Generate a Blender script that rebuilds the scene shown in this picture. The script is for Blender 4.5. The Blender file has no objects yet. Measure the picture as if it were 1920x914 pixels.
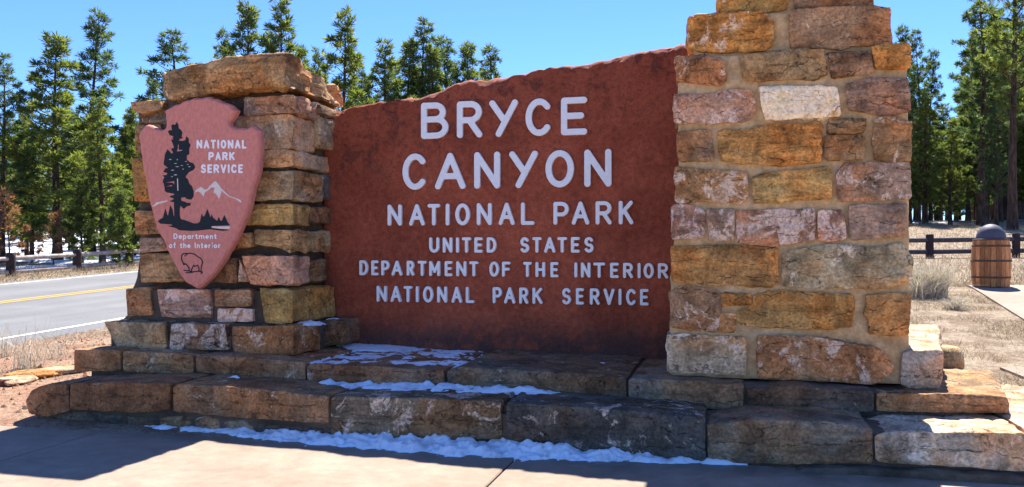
import bpy, math, random
import numpy as np
from mathutils import Vector, noise
from mathutils.geometry import tessellate_polygon

random.seed(7); np.random.seed(7)
S = bpy.context.scene
COL = S.collection
R = math.radians

# ------------------------------------------------------------------ camera
TH = R(14.5); F = 1600.0; CX, HY = 960.0, 465.0
CAM = Vector((0, -6.515, 1.6))
cs, sn = math.cos(TH), math.sin(TH)
cd = bpy.data.cameras.new('camera'); cam = bpy.data.objects.new('camera', cd); COL.objects.link(cam)
cd.sensor_width = 36; cd.lens = F / 1920 * 36; cd.shift_y = (HY - 457) / 1920
cd.clip_end = 6000; cd.clip_start = 0.05
cam.location = CAM; cam.rotation_euler = (R(90), 0, TH)
S.camera = cam

# ------------------------------------------------------------------ light
SUN_EL, SUN_AZ = R(53.5), R(2)
w = bpy.data.worlds.new('World'); S.world = w; w.use_nodes = True
nt = w.node_tree; nt.nodes.clear()
sky = nt.nodes.new('ShaderNodeTexSky'); sky.sky_type = 'NISHITA'; sky.sun_disc = False
sky.sun_elevation = SUN_EL; sky.sun_rotation = SUN_AZ
sky.altitude = 2400; sky.air_density = 1.0; sky.dust_density = 0.0; sky.ozone_density = 3.0
bg = nt.nodes.new('ShaderNodeBackground'); bg.inputs[1].default_value = 0.081
wo = nt.nodes.new('ShaderNodeOutputWorld')
tint = nt.nodes.new('ShaderNodeMix'); tint.data_type = 'RGBA'; tint.blend_type = 'MULTIPLY'; tint.inputs[0].default_value = 1
tint.inputs[7].default_value = (.59, .83, 1.25, 1)      # the even, deep blue of thin mountain air
nt.links.new(sky.outputs[0], tint.inputs[6]); nt.links.new(tint.outputs[2], bg.inputs[0]); nt.links.new(bg.outputs[0], wo.inputs[0])
ld = bpy.data.lights.new('sun', 'SUN'); ld.energy = 5.0; ld.angle = R(0.55); ld.color = (1, .95, .87)
sun = bpy.data.objects.new('sun', ld); COL.objects.link(sun)
SD = Vector((math.sin(SUN_AZ) * math.cos(SUN_EL), math.cos(SUN_AZ) * math.cos(SUN_EL), math.sin(SUN_EL)))
sun.rotation_euler = SD.to_track_quat('Z', 'Y').to_euler(); sun.location = (5, 20, 30)
S.view_settings.view_transform = 'Standard'; S.view_settings.look = 'None'
S.view_settings.exposure = 1.46; S.view_settings.gamma = 1
S.cycles.max_bounces = 6; S.cycles.diffuse_bounces = 4; S.cycles.use_denoising = True

# ------------------------------------------------------------------ helpers
def P(px, py, Y):
    """point on the upright plane y = Y seen at a place of the photograph"""
    a = (px - CX) / F
    d = (Y - CAM.y) / (cs + sn * a)
    u = a * d
    return (u * cs - d * sn, Y, CAM.z + (HY - py) / F * d)

def PD(px, py, d):
    a = (px - CX) / F
    u = a * d
    return (u * cs - d * sn, CAM.y + u * sn + d * cs, CAM.z + (HY - py) / F * d)

def lerp_tab(tab, v):
    if v <= tab[0][0]: return tab[0][1]
    for (a, b), (c, e) in zip(tab, tab[1:]):
        if v <= c: return b + (e - b) * (v - a) / (c - a)
    return tab[-1][1]
LEFT = [(-1, 0.0), (0, .03), (4, .2), (60, 2.33), (120, 4.2), (400, 6), (3000, 8)]
RIGHT = [(0, 0.0), (2, .12), (12.5, .78), (27.5, 1.22), (45, 2.35), (65, 3.7), (120, 5), (400, 6), (3000, 8)]
def sst(a, b, v):
    t = min(1, max(0, (v - a) / (b - a))); return t * t * (3 - 2 * t)
def terr(x, y):
    k = sst(-8.5, 0, x)
    zl = lerp_tab(LEFT, y) + (.008 * min(40, max(0, -10 - x)) if y > -60 else 0)
    zr = lerp_tab(RIGHT, y)
    return zl * (1 - k) + zr * k
def G(px, py):
    """point on the terrain seen at a place of the photograph"""
    lo = 1.0
    d = 3.0
    while d < 300:
        p = PD(px, py, d)
        if p[2] < terr(p[0], p[1]): break
        lo = d; d *= 1.03
    hi = d
    for _ in range(30):
        m = (lo + hi) / 2; p = PD(px, py, m)
        if p[2] < terr(p[0], p[1]): hi = m
        else: lo = m
    return p

def mesh_obj(name, verts, faces, mat, parent=None, smooth=False):
    me = bpy.data.meshes.new(name)
    me.from_pydata(verts, [], faces); me.update()
    if smooth: me.polygons.foreach_set('use_smooth', [True] * len(me.polygons))
    if mat: me.materials.append(mat)
    o = bpy.data.objects.new(name, me); COL.objects.link(o)
    if parent:
        o.parent = parent
        if parent.type == 'EMPTY': o.matrix_parent_inverse = parent_inv(parent)
    return o
def parent_inv(p):
    from mathutils import Matrix
    return (Matrix.Translation(p.location) @ p.rotation_euler.to_matrix().to_4x4()).inverted()
def quads_np(name, V, nq, mat, parent=None, tri=False):
    """many loose quads (or triangles) from an array of vertices"""
    k = 3 if tri else 4
    me = bpy.data.meshes.new(name)
    me.vertices.add(len(V)); me.vertices.foreach_set('co', V.astype(np.float32).ravel())
    me.loops.add(nq * k); me.loops.foreach_set('vertex_index', np.arange(nq * k, dtype=np.int32))
    me.polygons.add(nq)
    me.polygons.foreach_set('loop_start', np.arange(0, nq * k, k, dtype=np.int32))
    me.polygons.foreach_set('loop_total', np.full(nq, k, dtype=np.int32))
    me.update(calc_edges=True); me.materials.append(mat)
    o = bpy.data.objects.new(name, me); COL.objects.link(o)
    if parent: o.parent = parent
    return o
def tag(o, label, cat, group=None, kind=None):
    o['label'] = label; o['category'] = cat
    if group: o['group'] = group
    if kind: o['kind'] = kind
    return o
def struct(o, label=None):
    o['kind'] = 'structure'
    if label: o['label'] = label
    return o
def thing(name, label, cat, loc=(0, 0, 0), group=None, rz=0):
    o = bpy.data.objects.new(name, None); COL.objects.link(o)
    o.location = loc; o.rotation_euler = (0, 0, rz); o.empty_display_size = .1
    return tag(o, label, cat, group)

# ------------------------------------------------------------------ materials
class NT:
    def __init__(s, name):
        s.m = bpy.data.materials.new(name); s.m.use_nodes = True
        s.t = s.m.node_tree; s.b = s.t.nodes['Principled BSDF']; s.o = s.t.nodes['Material Output']
        s.b.inputs['Roughness'].default_value = .9
        s.b.inputs['Specular IOR Level'].default_value = .25
    def n(s, typ, **kw):
        x = s.t.nodes.new(typ)
        for k, v in kw.items(): setattr(x, k, v)
        return x
    def put(s, sock, v):
        if hasattr(v, 'is_output') or isinstance(v, bpy.types.NodeSocket): s.t.links.new(v, sock)
        elif isinstance(v, (tuple, list)) and len(v) == 3 and sock.type == 'RGBA': sock.default_value = (*v, 1)
        else: sock.default_value = v
    def coord(s, scale=(1, 1, 1), random_shift=False):
        tc = s.n('ShaderNodeTexCoord'); v = tc.outputs['Object']
        mp = s.n('ShaderNodeMapping'); mp.inputs['Scale'].default_value = scale
        s.put(mp.inputs['Vector'], v)
        if random_shift:
            oi = s.n('ShaderNodeObjectInfo'); mm = s.math('MULTIPLY', oi.outputs['Random'], 37.0)
            s.put(mp.inputs['Location'], mm)
        return mp.outputs[0]
    def noise(s, vec, scale, detail=5, rough=.55, dist=0, w=None):
        x = s.n('ShaderNodeTexNoise'); s.put(x.inputs['Vector'], vec)
        x.inputs['Scale'].default_value = scale; x.inputs['Detail'].default_value = detail
        x.inputs['Roughness'].default_value = rough; x.inputs['Distortion'].default_value = dist
        return x.outputs[0]
    def math(s, op, a, b=0.0, clamp=False):
        x = s.n('ShaderNodeMath', operation=op, use_clamp=clamp); s.put(x.inputs[0], a); s.put(x.inputs[1], b); return x.outputs[0]
    def ramp(s, v, lo, hi, a=0.0, b=1.0):
        x = s.n('ShaderNodeMapRange', interpolation_type='SMOOTHSTEP'); s.put(x.inputs[0], v)
        s.put(x.inputs[1], lo); s.put(x.inputs[2], hi); s.put(x.inputs[3], a); s.put(x.inputs[4], b); return x.outputs[0]
    def mix(s, f, a, b, mode='MIX'):
        x = s.n('ShaderNodeMix', data_type='RGBA', blend_type=mode)
        s.put(x.inputs[0], f); s.put(x.inputs[6], a); s.put(x.inputs[7], b); return x.outputs[2]
    def scale(s, col, f):
        x = s.n('ShaderNodeVectorMath', operation='SCALE'); s.put(x.inputs[0], col); s.put(x.inputs[3], f); return x.outputs[0]
    def bump(s, h, strength=.5, dist=.01):
        x = s.n('ShaderNodeBump'); x.inputs['Strength'].default_value = strength; x.inputs['Distance'].default_value = dist
        s.put(x.inputs['Height'], h); s.put(s.b.inputs['Normal'], x.outputs[0])
    def base(s, c): s.put(s.b.inputs['Base Color'], c)

def mat_stone():
    k = NT('sandstone'); v = k.coord((1, 1, 1), True); vs = k.coord((.55, .55, 2.8), True)
    oi = k.n('ShaderNodeObjectInfo'); c = oi.outputs['Color']; al = oi.outputs['Alpha']
    n1 = k.noise(v, 3.4, 10, .7, .7); n2 = k.noise(v, 1.9, 4, .55, .4); ns = k.noise(vs, 4.5, 9, .68, .9)
    n3 = k.noise(v, 4.2, 12, .74, .6); n4 = k.noise(v, 42, 6, .68); n5 = k.noise(v, 9, 12, .76, .4); n6 = k.noise(v, 16, 8, .72, .2)
    col = k.scale(c, k.ramp(n1, .30, .70, .45, 1.5))
    col = k.mix(k.ramp(n2, .42, .60, 0, .5), col, k.mix(1, col, (1.28, .74, .36), 'MULTIPLY'))     # iron staining
    col = k.mix(k.ramp(n2, .50, .34, 0, .45), col, k.mix(1, col, (.88, .95, 1.12), 'MULTIPLY'))
    bed = k.ramp(oi.outputs['Random'], .35, 1, .08, .48)
    col = k.scale(col, k.ramp(ns, .36, .64, k.math('SUBTRACT', 1, bed), k.math('ADD', 1, k.math('MULTIPLY', bed, .7))))
    thr = k.math('SUBTRACT', .685, k.math('MULTIPLY', al, .27))
    pf = k.ramp(n3, thr, k.math('ADD', thr, .045), 0, .96)
    pf = k.math('MULTIPLY', pf, k.ramp(n6, .36, .54, .25, 1))
    col = k.mix(pf, col, k.mix(.4, (.85, .66, .50), k.scale(c, 1.9)))
    dk = k.math('MULTIPLY', k.ramp(n5, .55, .64, 0, .75), k.ramp(n2, .38, .58, .25, 1))
    col = k.mix(dk, col, k.scale(col, .28))
    vo = k.n('ShaderNodeTexVoronoi', feature='DISTANCE_TO_EDGE'); vo.inputs['Scale'].default_value = 2.3
    wv = k.n('ShaderNodeVectorMath', operation='MULTIPLY_ADD'); nn = k.n('ShaderNodeTexNoise'); k.put(nn.inputs['Vector'], v); nn.inputs['Scale'].default_value = 5; nn.inputs['Detail'].default_value = 5
    k.put(wv.inputs[0], nn.outputs['Color']); wv.inputs[1].default_value = (.35, .35, .35); k.put(wv.inputs[2], vs); k.put(vo.inputs['Vector'], wv.outputs[0])
    cr = k.math('MULTIPLY', k.ramp(vo.outputs['Distance'], .016, .004), k.ramp(n6, .48, .56))                 # hairline cracks
    col = k.mix(k.math('MULTIPLY', cr, .5), col, k.scale(col, .25))
    col = k.scale(col, k.ramp(n4, .32, .68, .78, 1.55))
    k.base(col)
    h = k.math('ADD', k.math('MULTIPLY', n4, .4), k.math('ADD', k.math('MULTIPLY', n5, .9), k.math('MULTIPLY', ns, .4)))
    h = k.math('SUBTRACT', h, k.math('MULTIPLY', cr, .6))
    k.bump(h, 1.0, .03)
    return k.m
def mat_mortar(name, a, b):
    k = NT(name); v = k.coord()
    n1 = k.noise(v, 2.2, 6, .6); n2 = k.noise(v, 45, 4, .6); n3 = k.noise(v, 9, 6, .65)
    col = k.mix(k.ramp(n1, .35, .65), a, b)
    col = k.scale(col, k.ramp(n3, .3, .7, .72, 1.15)); col = k.scale(col, k.ramp(n2, .3, .7, .85, 1.1))
    k.base(col); k.bump(k.math('ADD', k.math('MULTIPLY', n2, .3), n3), .6, .012)
    return k.m
def mat_slab():
    k = NT('red_sandstone'); v = k.coord()
    n1 = k.noise(v, 1.7, 7, .62, .5); n2 = k.noise(v, 6, 9, .72, .4); n3 = k.noise(v, 60, 4, .6); n4 = k.noise(v, 18, 6, .7)
    sx = k.n('ShaderNodeSeparateXYZ'); k.put(sx.inputs[0], v)
    up = k.math('ADD', k.math('MULTIPLY', sx.outputs[0], -.23), sx.outputs[2])      # towards the sloping crest
    col = k.mix(k.ramp(n1, .3, .7), (.30, .066, .031), (.37, .088, .042))
    col = k.mix(k.ramp(n2, .5, .72, 0, .6), col, (.42, .115, .055))
    col = k.scale(col, k.ramp(n4, .3, .7, .74, 1.22)); col = k.scale(col, k.ramp(n1, .3, .7, .86, 1.12))
    crest = k.ramp(up, 2.95, 3.55)
    st = k.math('MULTIPLY', k.ramp(n2, .50, .62), crest)                            # lichen on the crest
    st2 = k.math('MULTIPLY', k.ramp(n4, .52, .60), k.ramp(n1, .48, .62))
    pit = k.math('MULTIPLY', k.ramp(k.noise(v, 27, 7, .7, .2), .56, .63), k.math('MULTIPLY', k.ramp(up, 2.55, 3.25), k.ramp(n1, .36, .55)))
    st = k.math('MAXIMUM', st, k.math('MULTIPLY', pit, .85))
    st = k.math('MAXIMUM', k.math('MULTIPLY', st, .85), k.math('MULTIPLY', st2, k.math('MULTIPLY', crest, .9)))
    col = k.mix(k.math('MULTIPLY', st, .72), col, (.028, .016, .014))
    low = k.math('MULTIPLY', k.ramp(sx.outputs[2], .95, .60), k.ramp(n2, .3, .55))
    col = k.mix(k.math('MULTIPLY', low, .75), col, (.05, .042, .036))
    col = k.scale(col, k.ramp(n3, .3, .7, .86, 1.12))
    k.base(col); k.bump(k.math('ADD', k.math('MULTIPLY', n3, .35), n4), .45, .009)
    return k.m
def mat_simple(name, c, var=.25, scale=8, bump=.3, dist=.006, rough=.8, c2=None, spec=.25, stretch=(1, 1, 1)):
    k = NT(name); v = k.coord(stretch)
    n1 = k.noise(v, scale, 6, .62); n2 = k.noise(v, scale * 6, 4, .6)
    col = k.mix(k.ramp(n1, .35, .65), c, c2 or c)
    col = k.scale(col, k.ramp(n1, .28, .72, 1 - var, 1 + var)); col = k.scale(col, k.ramp(n2, .3, .7, 1 - var * .5, 1 + var * .5))
    k.base(col); k.bump(k.math('ADD', n1, k.math('MULTIPLY', n2, .5)), bump, dist)
    k.b.inputs['Roughness'].default_value = rough; k.b.inputs['Specular IOR Level'].default_value = spec
    return k.m
def mat_ground():
    k = NT('dry_earth'); v = k.coord()
    n1 = k.noise(v, .35, 6, .6); n2 = k.noise(v, 2.2, 8, .7); n3 = k.noise(v, 22, 6, .7); n4 = k.noise(v, 70, 3, .6)
    sx = k.n('ShaderNodeSeparateXYZ'); k.put(sx.inputs[0], v)
    grass = k.mix(k.ramp(n2, .38, .62), (.22, .15, .09), (.38, .30, .205))
    earth = k.mix(k.ramp(n2, .35, .65), (.33, .17, .10), (.42, .26, .165))
    left = k.ramp(sx.outputs[0], -3.0, -7.5)
    near = k.ramp(sx.outputs[1], 7.0, 1.2)
    f = k.math('MULTIPLY', left, near)
    f = k.math('MULTIPLY', f, k.ramp(n1, .2, .6, .55, 1))
    col = k.mix(f, grass, earth)
    rd = k.math('MULTIPLY', k.ramp(n2, .56, .68, 0, .5), k.ramp(n1, .4, .6))
    col = k.mix(rd, col, (.24, .12, .07))
    col = k.scale(col, k.ramp(n3, .3, .7, .6, 1.35)); col = k.scale(col, k.ramp(n4, .3, .7, .75, 1.25))
    k.base(col); k.bump(k.math('ADD', n3, k.math('MULTIPLY', n4, .5)), .9, .05)
    return k.m
def mat_concrete():
    k = NT('concrete'); v = k.coord()
    n1 = k.noise(v, .8, 6, .6); n2 = k.noise(v, 7, 7, .65); n3 = k.noise(v, 120, 3, .6); n4 = k.noise(v, 2.6, 8, .7, .4)
    sx = k.n('ShaderNodeSeparateXYZ'); k.put(sx.inputs[0], v)
    col = k.mix(k.ramp(n1, .35, .65), (.285, .215, .158), (.33, .252, .188))
    col = k.scale(col, k.ramp(n2, .3, .7, .88, 1.08)); col = k.scale(col, k.ramp(n3, .3, .7, .88, 1.1))
    speck = k.ramp(n3, .68, .74, 0, .5); col = k.mix(speck, col, (.2, .16, .12))
    wet = k.math('MULTIPLY', k.ramp(sx.outputs[1], -.55, -.12), k.ramp(n4, .38, .6))   # melt water by the snow
    wet = k.math('MULTIPLY', wet, k.math('MULTIPLY', k.ramp(sx.outputs[0], -5.2, -4.2), k.ramp(sx.outputs[0], 1.6, .8)))
    col = k.mix(k.math('MULTIPLY', wet, .75), col, (.13, .11, .09))
    n7 = k.noise(v, 1.7, 10, .75, .6); col = k.scale(col, k.ramp(n7, .35, .65, .88, 1.07))
    grit = k.ramp(k.noise(v, 55, 4, .75), .66, .70, 0, .7); col = k.mix(grit, col, (.13, .10, .075))
    k.base(col); k.bump(k.math('ADD', k.math('MULTIPLY', n3, .5), n2), .35, .006)
    k.put(k.b.inputs['Roughness'], k.ramp(wet, 0, 1, .85, .35))
    return k.m
def mat_asphalt():
    k = NT('asphalt'); v = k.coord(); vy = k.coord((1, .08, 1))
    n1 = k.noise(v, .5, 5, .6); n2 = k.noise(v, 60, 3, .6); n3 = k.noise(vy, 1.3, 4, .5)
    col = k.mix(k.ramp(n1, .35, .65), (.15, .15, .152), (.18, .179, .178))
    col = k.scale(col, k.ramp(n3, .35, .65, .9, 1.08)); col = k.scale(col, k.ramp(n2, .3, .7, .8, 1.2))
    k.base(col); k.bump(n2, .3, .01); return k.m
def mat_needles(name, c1, c2, c3, glow=(1.45, 1.5, .7), fac=.55):
    k = NT(name); g = k.n('ShaderNodeAttribute', attribute_name='tint'); oi = k.n('ShaderNodeObjectInfo')
    col = k.mix(g.outputs['Fac'], c1, c2)
    col = k.mix(k.ramp(oi.outputs['Random'], 0, 1, 0, .6), col, c3)
    k.base(col); k.b.inputs['Roughness'].default_value = .5; k.b.inputs['Specular IOR Level'].default_value = .3
    tr = k.n('ShaderNodeBsdfTranslucent'); k.put(tr.inputs[0], k.mix(1, col, glow, 'MULTIPLY'))
    ms = k.n('ShaderNodeMixShader'); ms.inputs[0].default_value = fac
    k.t.links.new(k.b.outputs[0], ms.inputs[1]); k.t.links.new(tr.outputs[0], ms.inputs[2])
    k.t.links.new(ms.outputs[0], k.o.inputs[0]); return k.m
def mat_snow():
    k = NT('snow'); v = k.coord(); n1 = k.noise(v, 14, 6, .6); n2 = k.noise(v, 90, 3, .6); n3 = k.noise(v, 5, 8, .7)
    col = k.mix(k.ramp(n3, .50, .66, 0, .5), (.84, .87, .92), (.40, .38, .37))
    k.base(col); k.b.inputs['Roughness'].default_value = .6
    k.b.inputs['Subsurface Weight'].default_value = .25; k.b.inputs['Subsurface Radius'].default_value = (.03, .04, .05)
    k.bump(k.math('ADD', n1, k.math('MULTIPLY', n2, .4)), .5, .012); return k.m

M = dict(stone=mat_stone(), slab=mat_slab(), ground=mat_ground(), concrete=mat_concrete(), asphalt=mat_asphalt(), snow=mat_snow())
M['mortar'] = mat_mortar('tan_mortar', (.58, .355, .15), (.68, .455, .23))
M['mortar_grey_shaded'] = mat_mortar('shaded_grey_mortar', (.085, .062, .042), (.15, .11, .075))  # shade of the deep raked joints is put into this dark colour
M['white'] = mat_simple('white_letter_paint', (.93, .91, .86), .05, 20, .15, .002, .55)
M['board'] = mat_simple('pink_board_paint', (.64, .225, .165), .07, 30, .4, .003, .7, (.69, .25, .185), stretch=(1, 1, .6))
M['black'] = mat_simple('black_emblem_paint', (.010, .016, .020), .2, 30, .1, .002, .6)
M['cream'] = mat_simple('cream_emblem_paint', (.80, .67, .57), .06, 30, .1, .002, .7)
M['line_white'] = mat_simple('white_road_paint', (.72, .71, .69), .12, 5, .2, .004)
M['line_yellow'] = mat_simple('yellow_road_paint', (.62, .36, .06), .12, 5, .2, .004)
M['log'] = mat_simple('weathered_log', (.34, .29, .25), .25, 5, .4, .01, .85, (.40, .345, .30), stretch=(1, 1, 1))
M['post'] = mat_simple('dark_stained_post', (.04, .026, .024), .3, 9, .4, .01)
M['rail_dark'] = mat_simple('dark_stained_rail', (.075, .062, .07), .3, 9, .4, .01)
M['stave'] = mat_simple('cedar_stave', (.46, .19, .07), .4, 5, .4, .006, .7, (.58, .28, .11), stretch=(6, 6, .7))
def mat_stave():
    k = NT('cedar_stave'); v = k.coord((7, 7, .8), True); oi = k.n('ShaderNodeObjectInfo')
    n1 = k.noise(v, 4, 8, .65); n2 = k.noise(v, 22, 5, .6)
    col = k.mix(k.ramp(n1, .35, .65), (.42, .17, .065), (.60, .30, .12))
    col = k.scale(col, k.ramp(oi.outputs['Random'], 0, 1, .6, 1.3)); col = k.scale(col, k.ramp(n2, .3, .7, .7, 1.2))
    k.base(col); k.bump(k.math('ADD', n1, n2), .5, .01); return k.m
M['stave'] = mat_stave()
M['hoop'] = mat_simple('dark_hoop', (.09, .055, .035), .3, 20, .3, .004, .6)
M['dome'] = mat_simple('grey_dome', (.085, .085, .11), .2, 40, .2, .003, .6)
M['bark'] = mat_simple('pine_bark', (.05, .03, .02), .4, 3, .8, .04, .9, (.08, .05, .033), stretch=(2, 2, .6))
M['needle'] = mat_needles('green_needles', (.055, .09, .03), (.21, .23, .065), (.115, .15, .06))
M['needle_dark'] = mat_needles('dark_needles', (.036, .072, .036), (.14, .17, .065), (.08, .12, .066))
M['needle_dead'] = mat_needles('rusty_dead_needles', (.19, .085, .055), (.30, .15, .10), (.22, .12, .09))
M['straw'] = mat_needles('dry_straw', (.28, .21, .13), (.43, .35, .24), (.34, .27, .18), (1, .97, .9), .3)
M['sage'] = mat_needles('pale_dry_stems', (.38, .33, .24), (.60, .54, .42), (.47, .42, .31), (1, .98, .92), .3)

# ------------------------------------------------------------------ ground
def fb(x, y, z, f, o=4):
    return noise.fractal(Vector((x * f, y * f, z * f)), 1.0, 2.0, o, noise_basis='PERLIN_ORIGINAL')
def axis(stops):
    out = []
    for a, b, st in stops:
        v = a
        while v < b - 1e-6: out.append(v); v += st
    out.append(stops[-1][1]); return out
xs = axis([(-2500, -300, 220), (-300, -60, 20), (-60, -21, 1.5), (-21, -8.5, 1.25), (-8.5, 0, .425), (0, 16, .4), (16, 60, 2), (60, 300, 20), (300, 2500, 220)])
ys = axis([(-600, -40, 40), (-40, -1, 3), (-1, 0, .5), (0, 4, .4), (4, 16, .4), (16, 60, 2), (60, 140, 5), (140, 400, 26), (400, 2600, 220)])
V = []
for y in ys:
    for x in xs:
        z = terr(x, y)
        if y > -.2: z += .025 * fb(x, y, 0, .9, 3) * sst(.5, 2.5, y) * (1 if x > -9.5 or x < -20 else 0) * (1 if abs(x) < 80 else 0)
        else: z -= .04
        V.append((x, y, z))
nx = len(xs)
Fc = [(j * nx + i, j * nx + i + 1, (j + 1) * nx + i + 1, (j + 1) * nx + i) for j in range(len(ys) - 1) for i in range(nx - 1)]
struct(mesh_obj('ground', V, Fc, M['ground'], smooth=True), 'dry grass and reddish earth sloping up to the forest')

# sidewalk of large slabs
side = bpy.data.objects.new('sidewalk', None); COL.objects.link(side); side['kind'] = 'structure'
side['label'] = 'pale concrete sidewalk in front of the stone steps'
def rough_box(name, x0, x1, y0, y1, z0, z1, mat, parent, b=.008):
    v = []
    for (z, e) in ((z0, 0), (z1 - b, 0), (z1, b)):
        v += [(x0 + e, y0 + e, z), (x1 - e, y0 + e, z), (x1 - e, y1 - e, z), (x0 + e, y1 - e, z)]
    f = [(3, 2, 1, 0), (8, 9, 10, 11)]
    for k in (0, 4):
        for i in range(4): f.append((k + i, k + (i + 1) % 4, k + 4 + (i + 1) % 4, k + 4 + i))
    return mesh_obj(name, v, f, mat, parent)
jx = [-5.32 + 3.72 * k for k in range(-6, 8)]
for i in range(len(jx) - 1):
    for (ya, yb) in ((-2.6, .25), (-6.3, -2.6), (-10, -6.3), (-13.7, -10)):
        x1 = jx[i + 1]
        if yb > 0 and x1 > 9: yb = .25
        rough_box('paving_slab', jx[i] + .007, x1 - .007, ya + .007, yb - .007 if yb < 0 else (0.02 if jx[i] < -6 else .25), -.12, 0, M['concrete'], side)

# road along the far left, running away behind the sign
YR = axis([(-60, 0, 4), (0, 4, 2), (4, 60, 4), (60, 200, 5)])
def strip(name, xa, xb, dz, mat, parent=None, y0=-60, y1=200, n=1, edge=0):
    yy = [y for y in YR if y0 < y < y1]; yy = [y0] + yy + [y1]
    v = []
    cols = [(xa, dz)] + [(xa + (xb - xa) * k / n, dz) for k in range(1, n)] + [(xb, dz)]
    if edge: cols = [(xa - .25, -.05)] + cols + [(xb + .25, -.05)]
    for y in yy:
        for (x, d) in cols: v.append((x, y, terr(x, y) + d))
    c = len(cols)
    f = [(j * c + i, j * c + i + 1, (j + 1) * c + i + 1, (j + 1) * c + i) for j in range(len(yy) - 1) for i in range(c - 1)]
    return mesh_obj(name, v, f, mat, parent)
def line_x(pts): return sum(G(*p)[0] for p in pts) / len(pts)
XN = line_x([(0, 640), (100, 623), (190, 608)]); XY = line_x([(0, 570), (120, 556), (235, 542)]); XF = line_x([(0, 537), (120, 525), (228, 514)])
print('road lines', XN, XY, XF)
road = struct(strip('road', XF - .45, XN + .35, .030, M['asphalt'], n=1, edge=1), 'grey two-lane asphalt road left of the stone sign')
for xx, wd, mt in ((XN, .12, 'line_white'), (XF, .12, 'line_white'), (XY - .13, .11, 'line_yellow'), (XY + .13, .11, 'line_yellow')):
    strip('road_line', xx - wd / 2, xx + wd / 2, .036, M[mt], road)

# paths at the right
def sheet(name, quad, n, m, dz, mat, label):
    v = []
    for j in range(m + 1):
        for i in range(n + 1):
            a, b = i / n, j / m
            x = (quad[0][0] * (1 - a) + quad[1][0] * a) * (1 - b) + (quad[3][0] * (1 - a) + quad[2][0] * a) * b
            y = (quad[0][1] * (1 - a) + quad[1][1] * a) * (1 - b) + (quad[3][1] * (1 - a) + quad[2][1] * a) * b
            v.append((x, y, terr(x, y) + dz))
    f = [(j * (n + 1) + i, j * (n + 1) + i + 1, (j + 1) * (n + 1) + i + 1, (j + 1) * (n + 1) + i) for j in range(m) for i in range(n)]
    k = len(v)
    rim = [i for i in range(n + 1)] + [j * (n + 1) + n for j in range(1, m + 1)] + [m * (n + 1) + i for i in range(n - 1, -1, -1)] + [j * (n + 1) for j in range(m - 1, 0, -1)]
    v += [(v[r][0], v[r][1], v[r][2] - .12) for r in rim]
    L = len(rim)
    f += [(rim[(i + 1) % L], rim[i], k + i, k + (i + 1) % L) for i in range(L)]
    return struct(mesh_obj(name, v, f, mat), label)
a = G(1822, 541); b = G(1925, 606)
dx, dy = b[0] - a[0], b[1] - a[1]
pa = (a[0] - dx * .12, a[1] - dy * .12); pb = (a[0] + dx * 1.9, a[1] + dy * 1.9)
sheet('path', [pb, (pb[0] + 5.5, pb[1] + 1.0), (pa[0] + 7.5, pa[1] + .6), pa], 14, 14, .035, M['concrete'], 'pale concrete path under the barrel bin')
c = G(1884, 694)
sheet('path', [(3.6, .26), (9, .26), (9, c[1] + .5), (c[0] - .05, c[1])], 14, 14, .03, M['concrete'], 'pale concrete walk beside the right end of the steps')

# ------------------------------------------------------------------ stones
def chaikin(p, r):
    o = []
    n = len(p)
    for i in range(n):
        a, b = p[i], p[(i + 1) % n]
        o.append((a[0] + (b[0] - a[0]) * r, a[1] + (b[1] - a[1]) * r)); o.append((a[0] + (b[0] - a[0]) * (1 - r), a[1] + (b[1] - a[1]) * (1 - r)))
    return o
def round_corners(p, c):
    o = []
    n = len(p)
    for i in range(n):
        a, b = p[i], p[(i + 1) % n]; l = math.dist(a, b); t = min(.3, c / max(l, 1e-6))
        o.append((a[0] + (b[0] - a[0]) * t, a[1] + (b[1] - a[1]) * t)); o.append((b[0] + (a[0] - b[0]) * t, b[1] + (a[1] - b[1]) * t))
    return o
def resample(p, n):
    n = int(n); q = p + [p[0]]; L = [0]
    for a, b in zip(q, q[1:]): L.append(L[-1] + math.dist(a, b))
    out = []; j = 0
    for k in range(n):
        t = L[-1] * k / n
        while L[j + 1] < t: j += 1
        f = (t - L[j]) / max(1e-9, L[j + 1] - L[j])
        out.append((q[j][0] + (q[j + 1][0] - q[j][0]) * f, q[j][1] + (q[j + 1][1] - q[j][1]) * f))
    return out
def area(p): return .5 * sum(a[0] * b[1] - b[0] * a[1] for a, b in zip(p, p[1:] + p[:1]))
def normals(p):
    n = len(p); o = []
    for i in range(n):
        a, b = p[i - 1], p[(i + 1) % n]; dx, dz = b[0] - a[0], b[1] - a[1]; l = math.hypot(dx, dz) or 1
        o.append((dz / l, -dx / l))            # outward for a counter-clockwise outline
    return o
SEED = [0]
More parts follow.
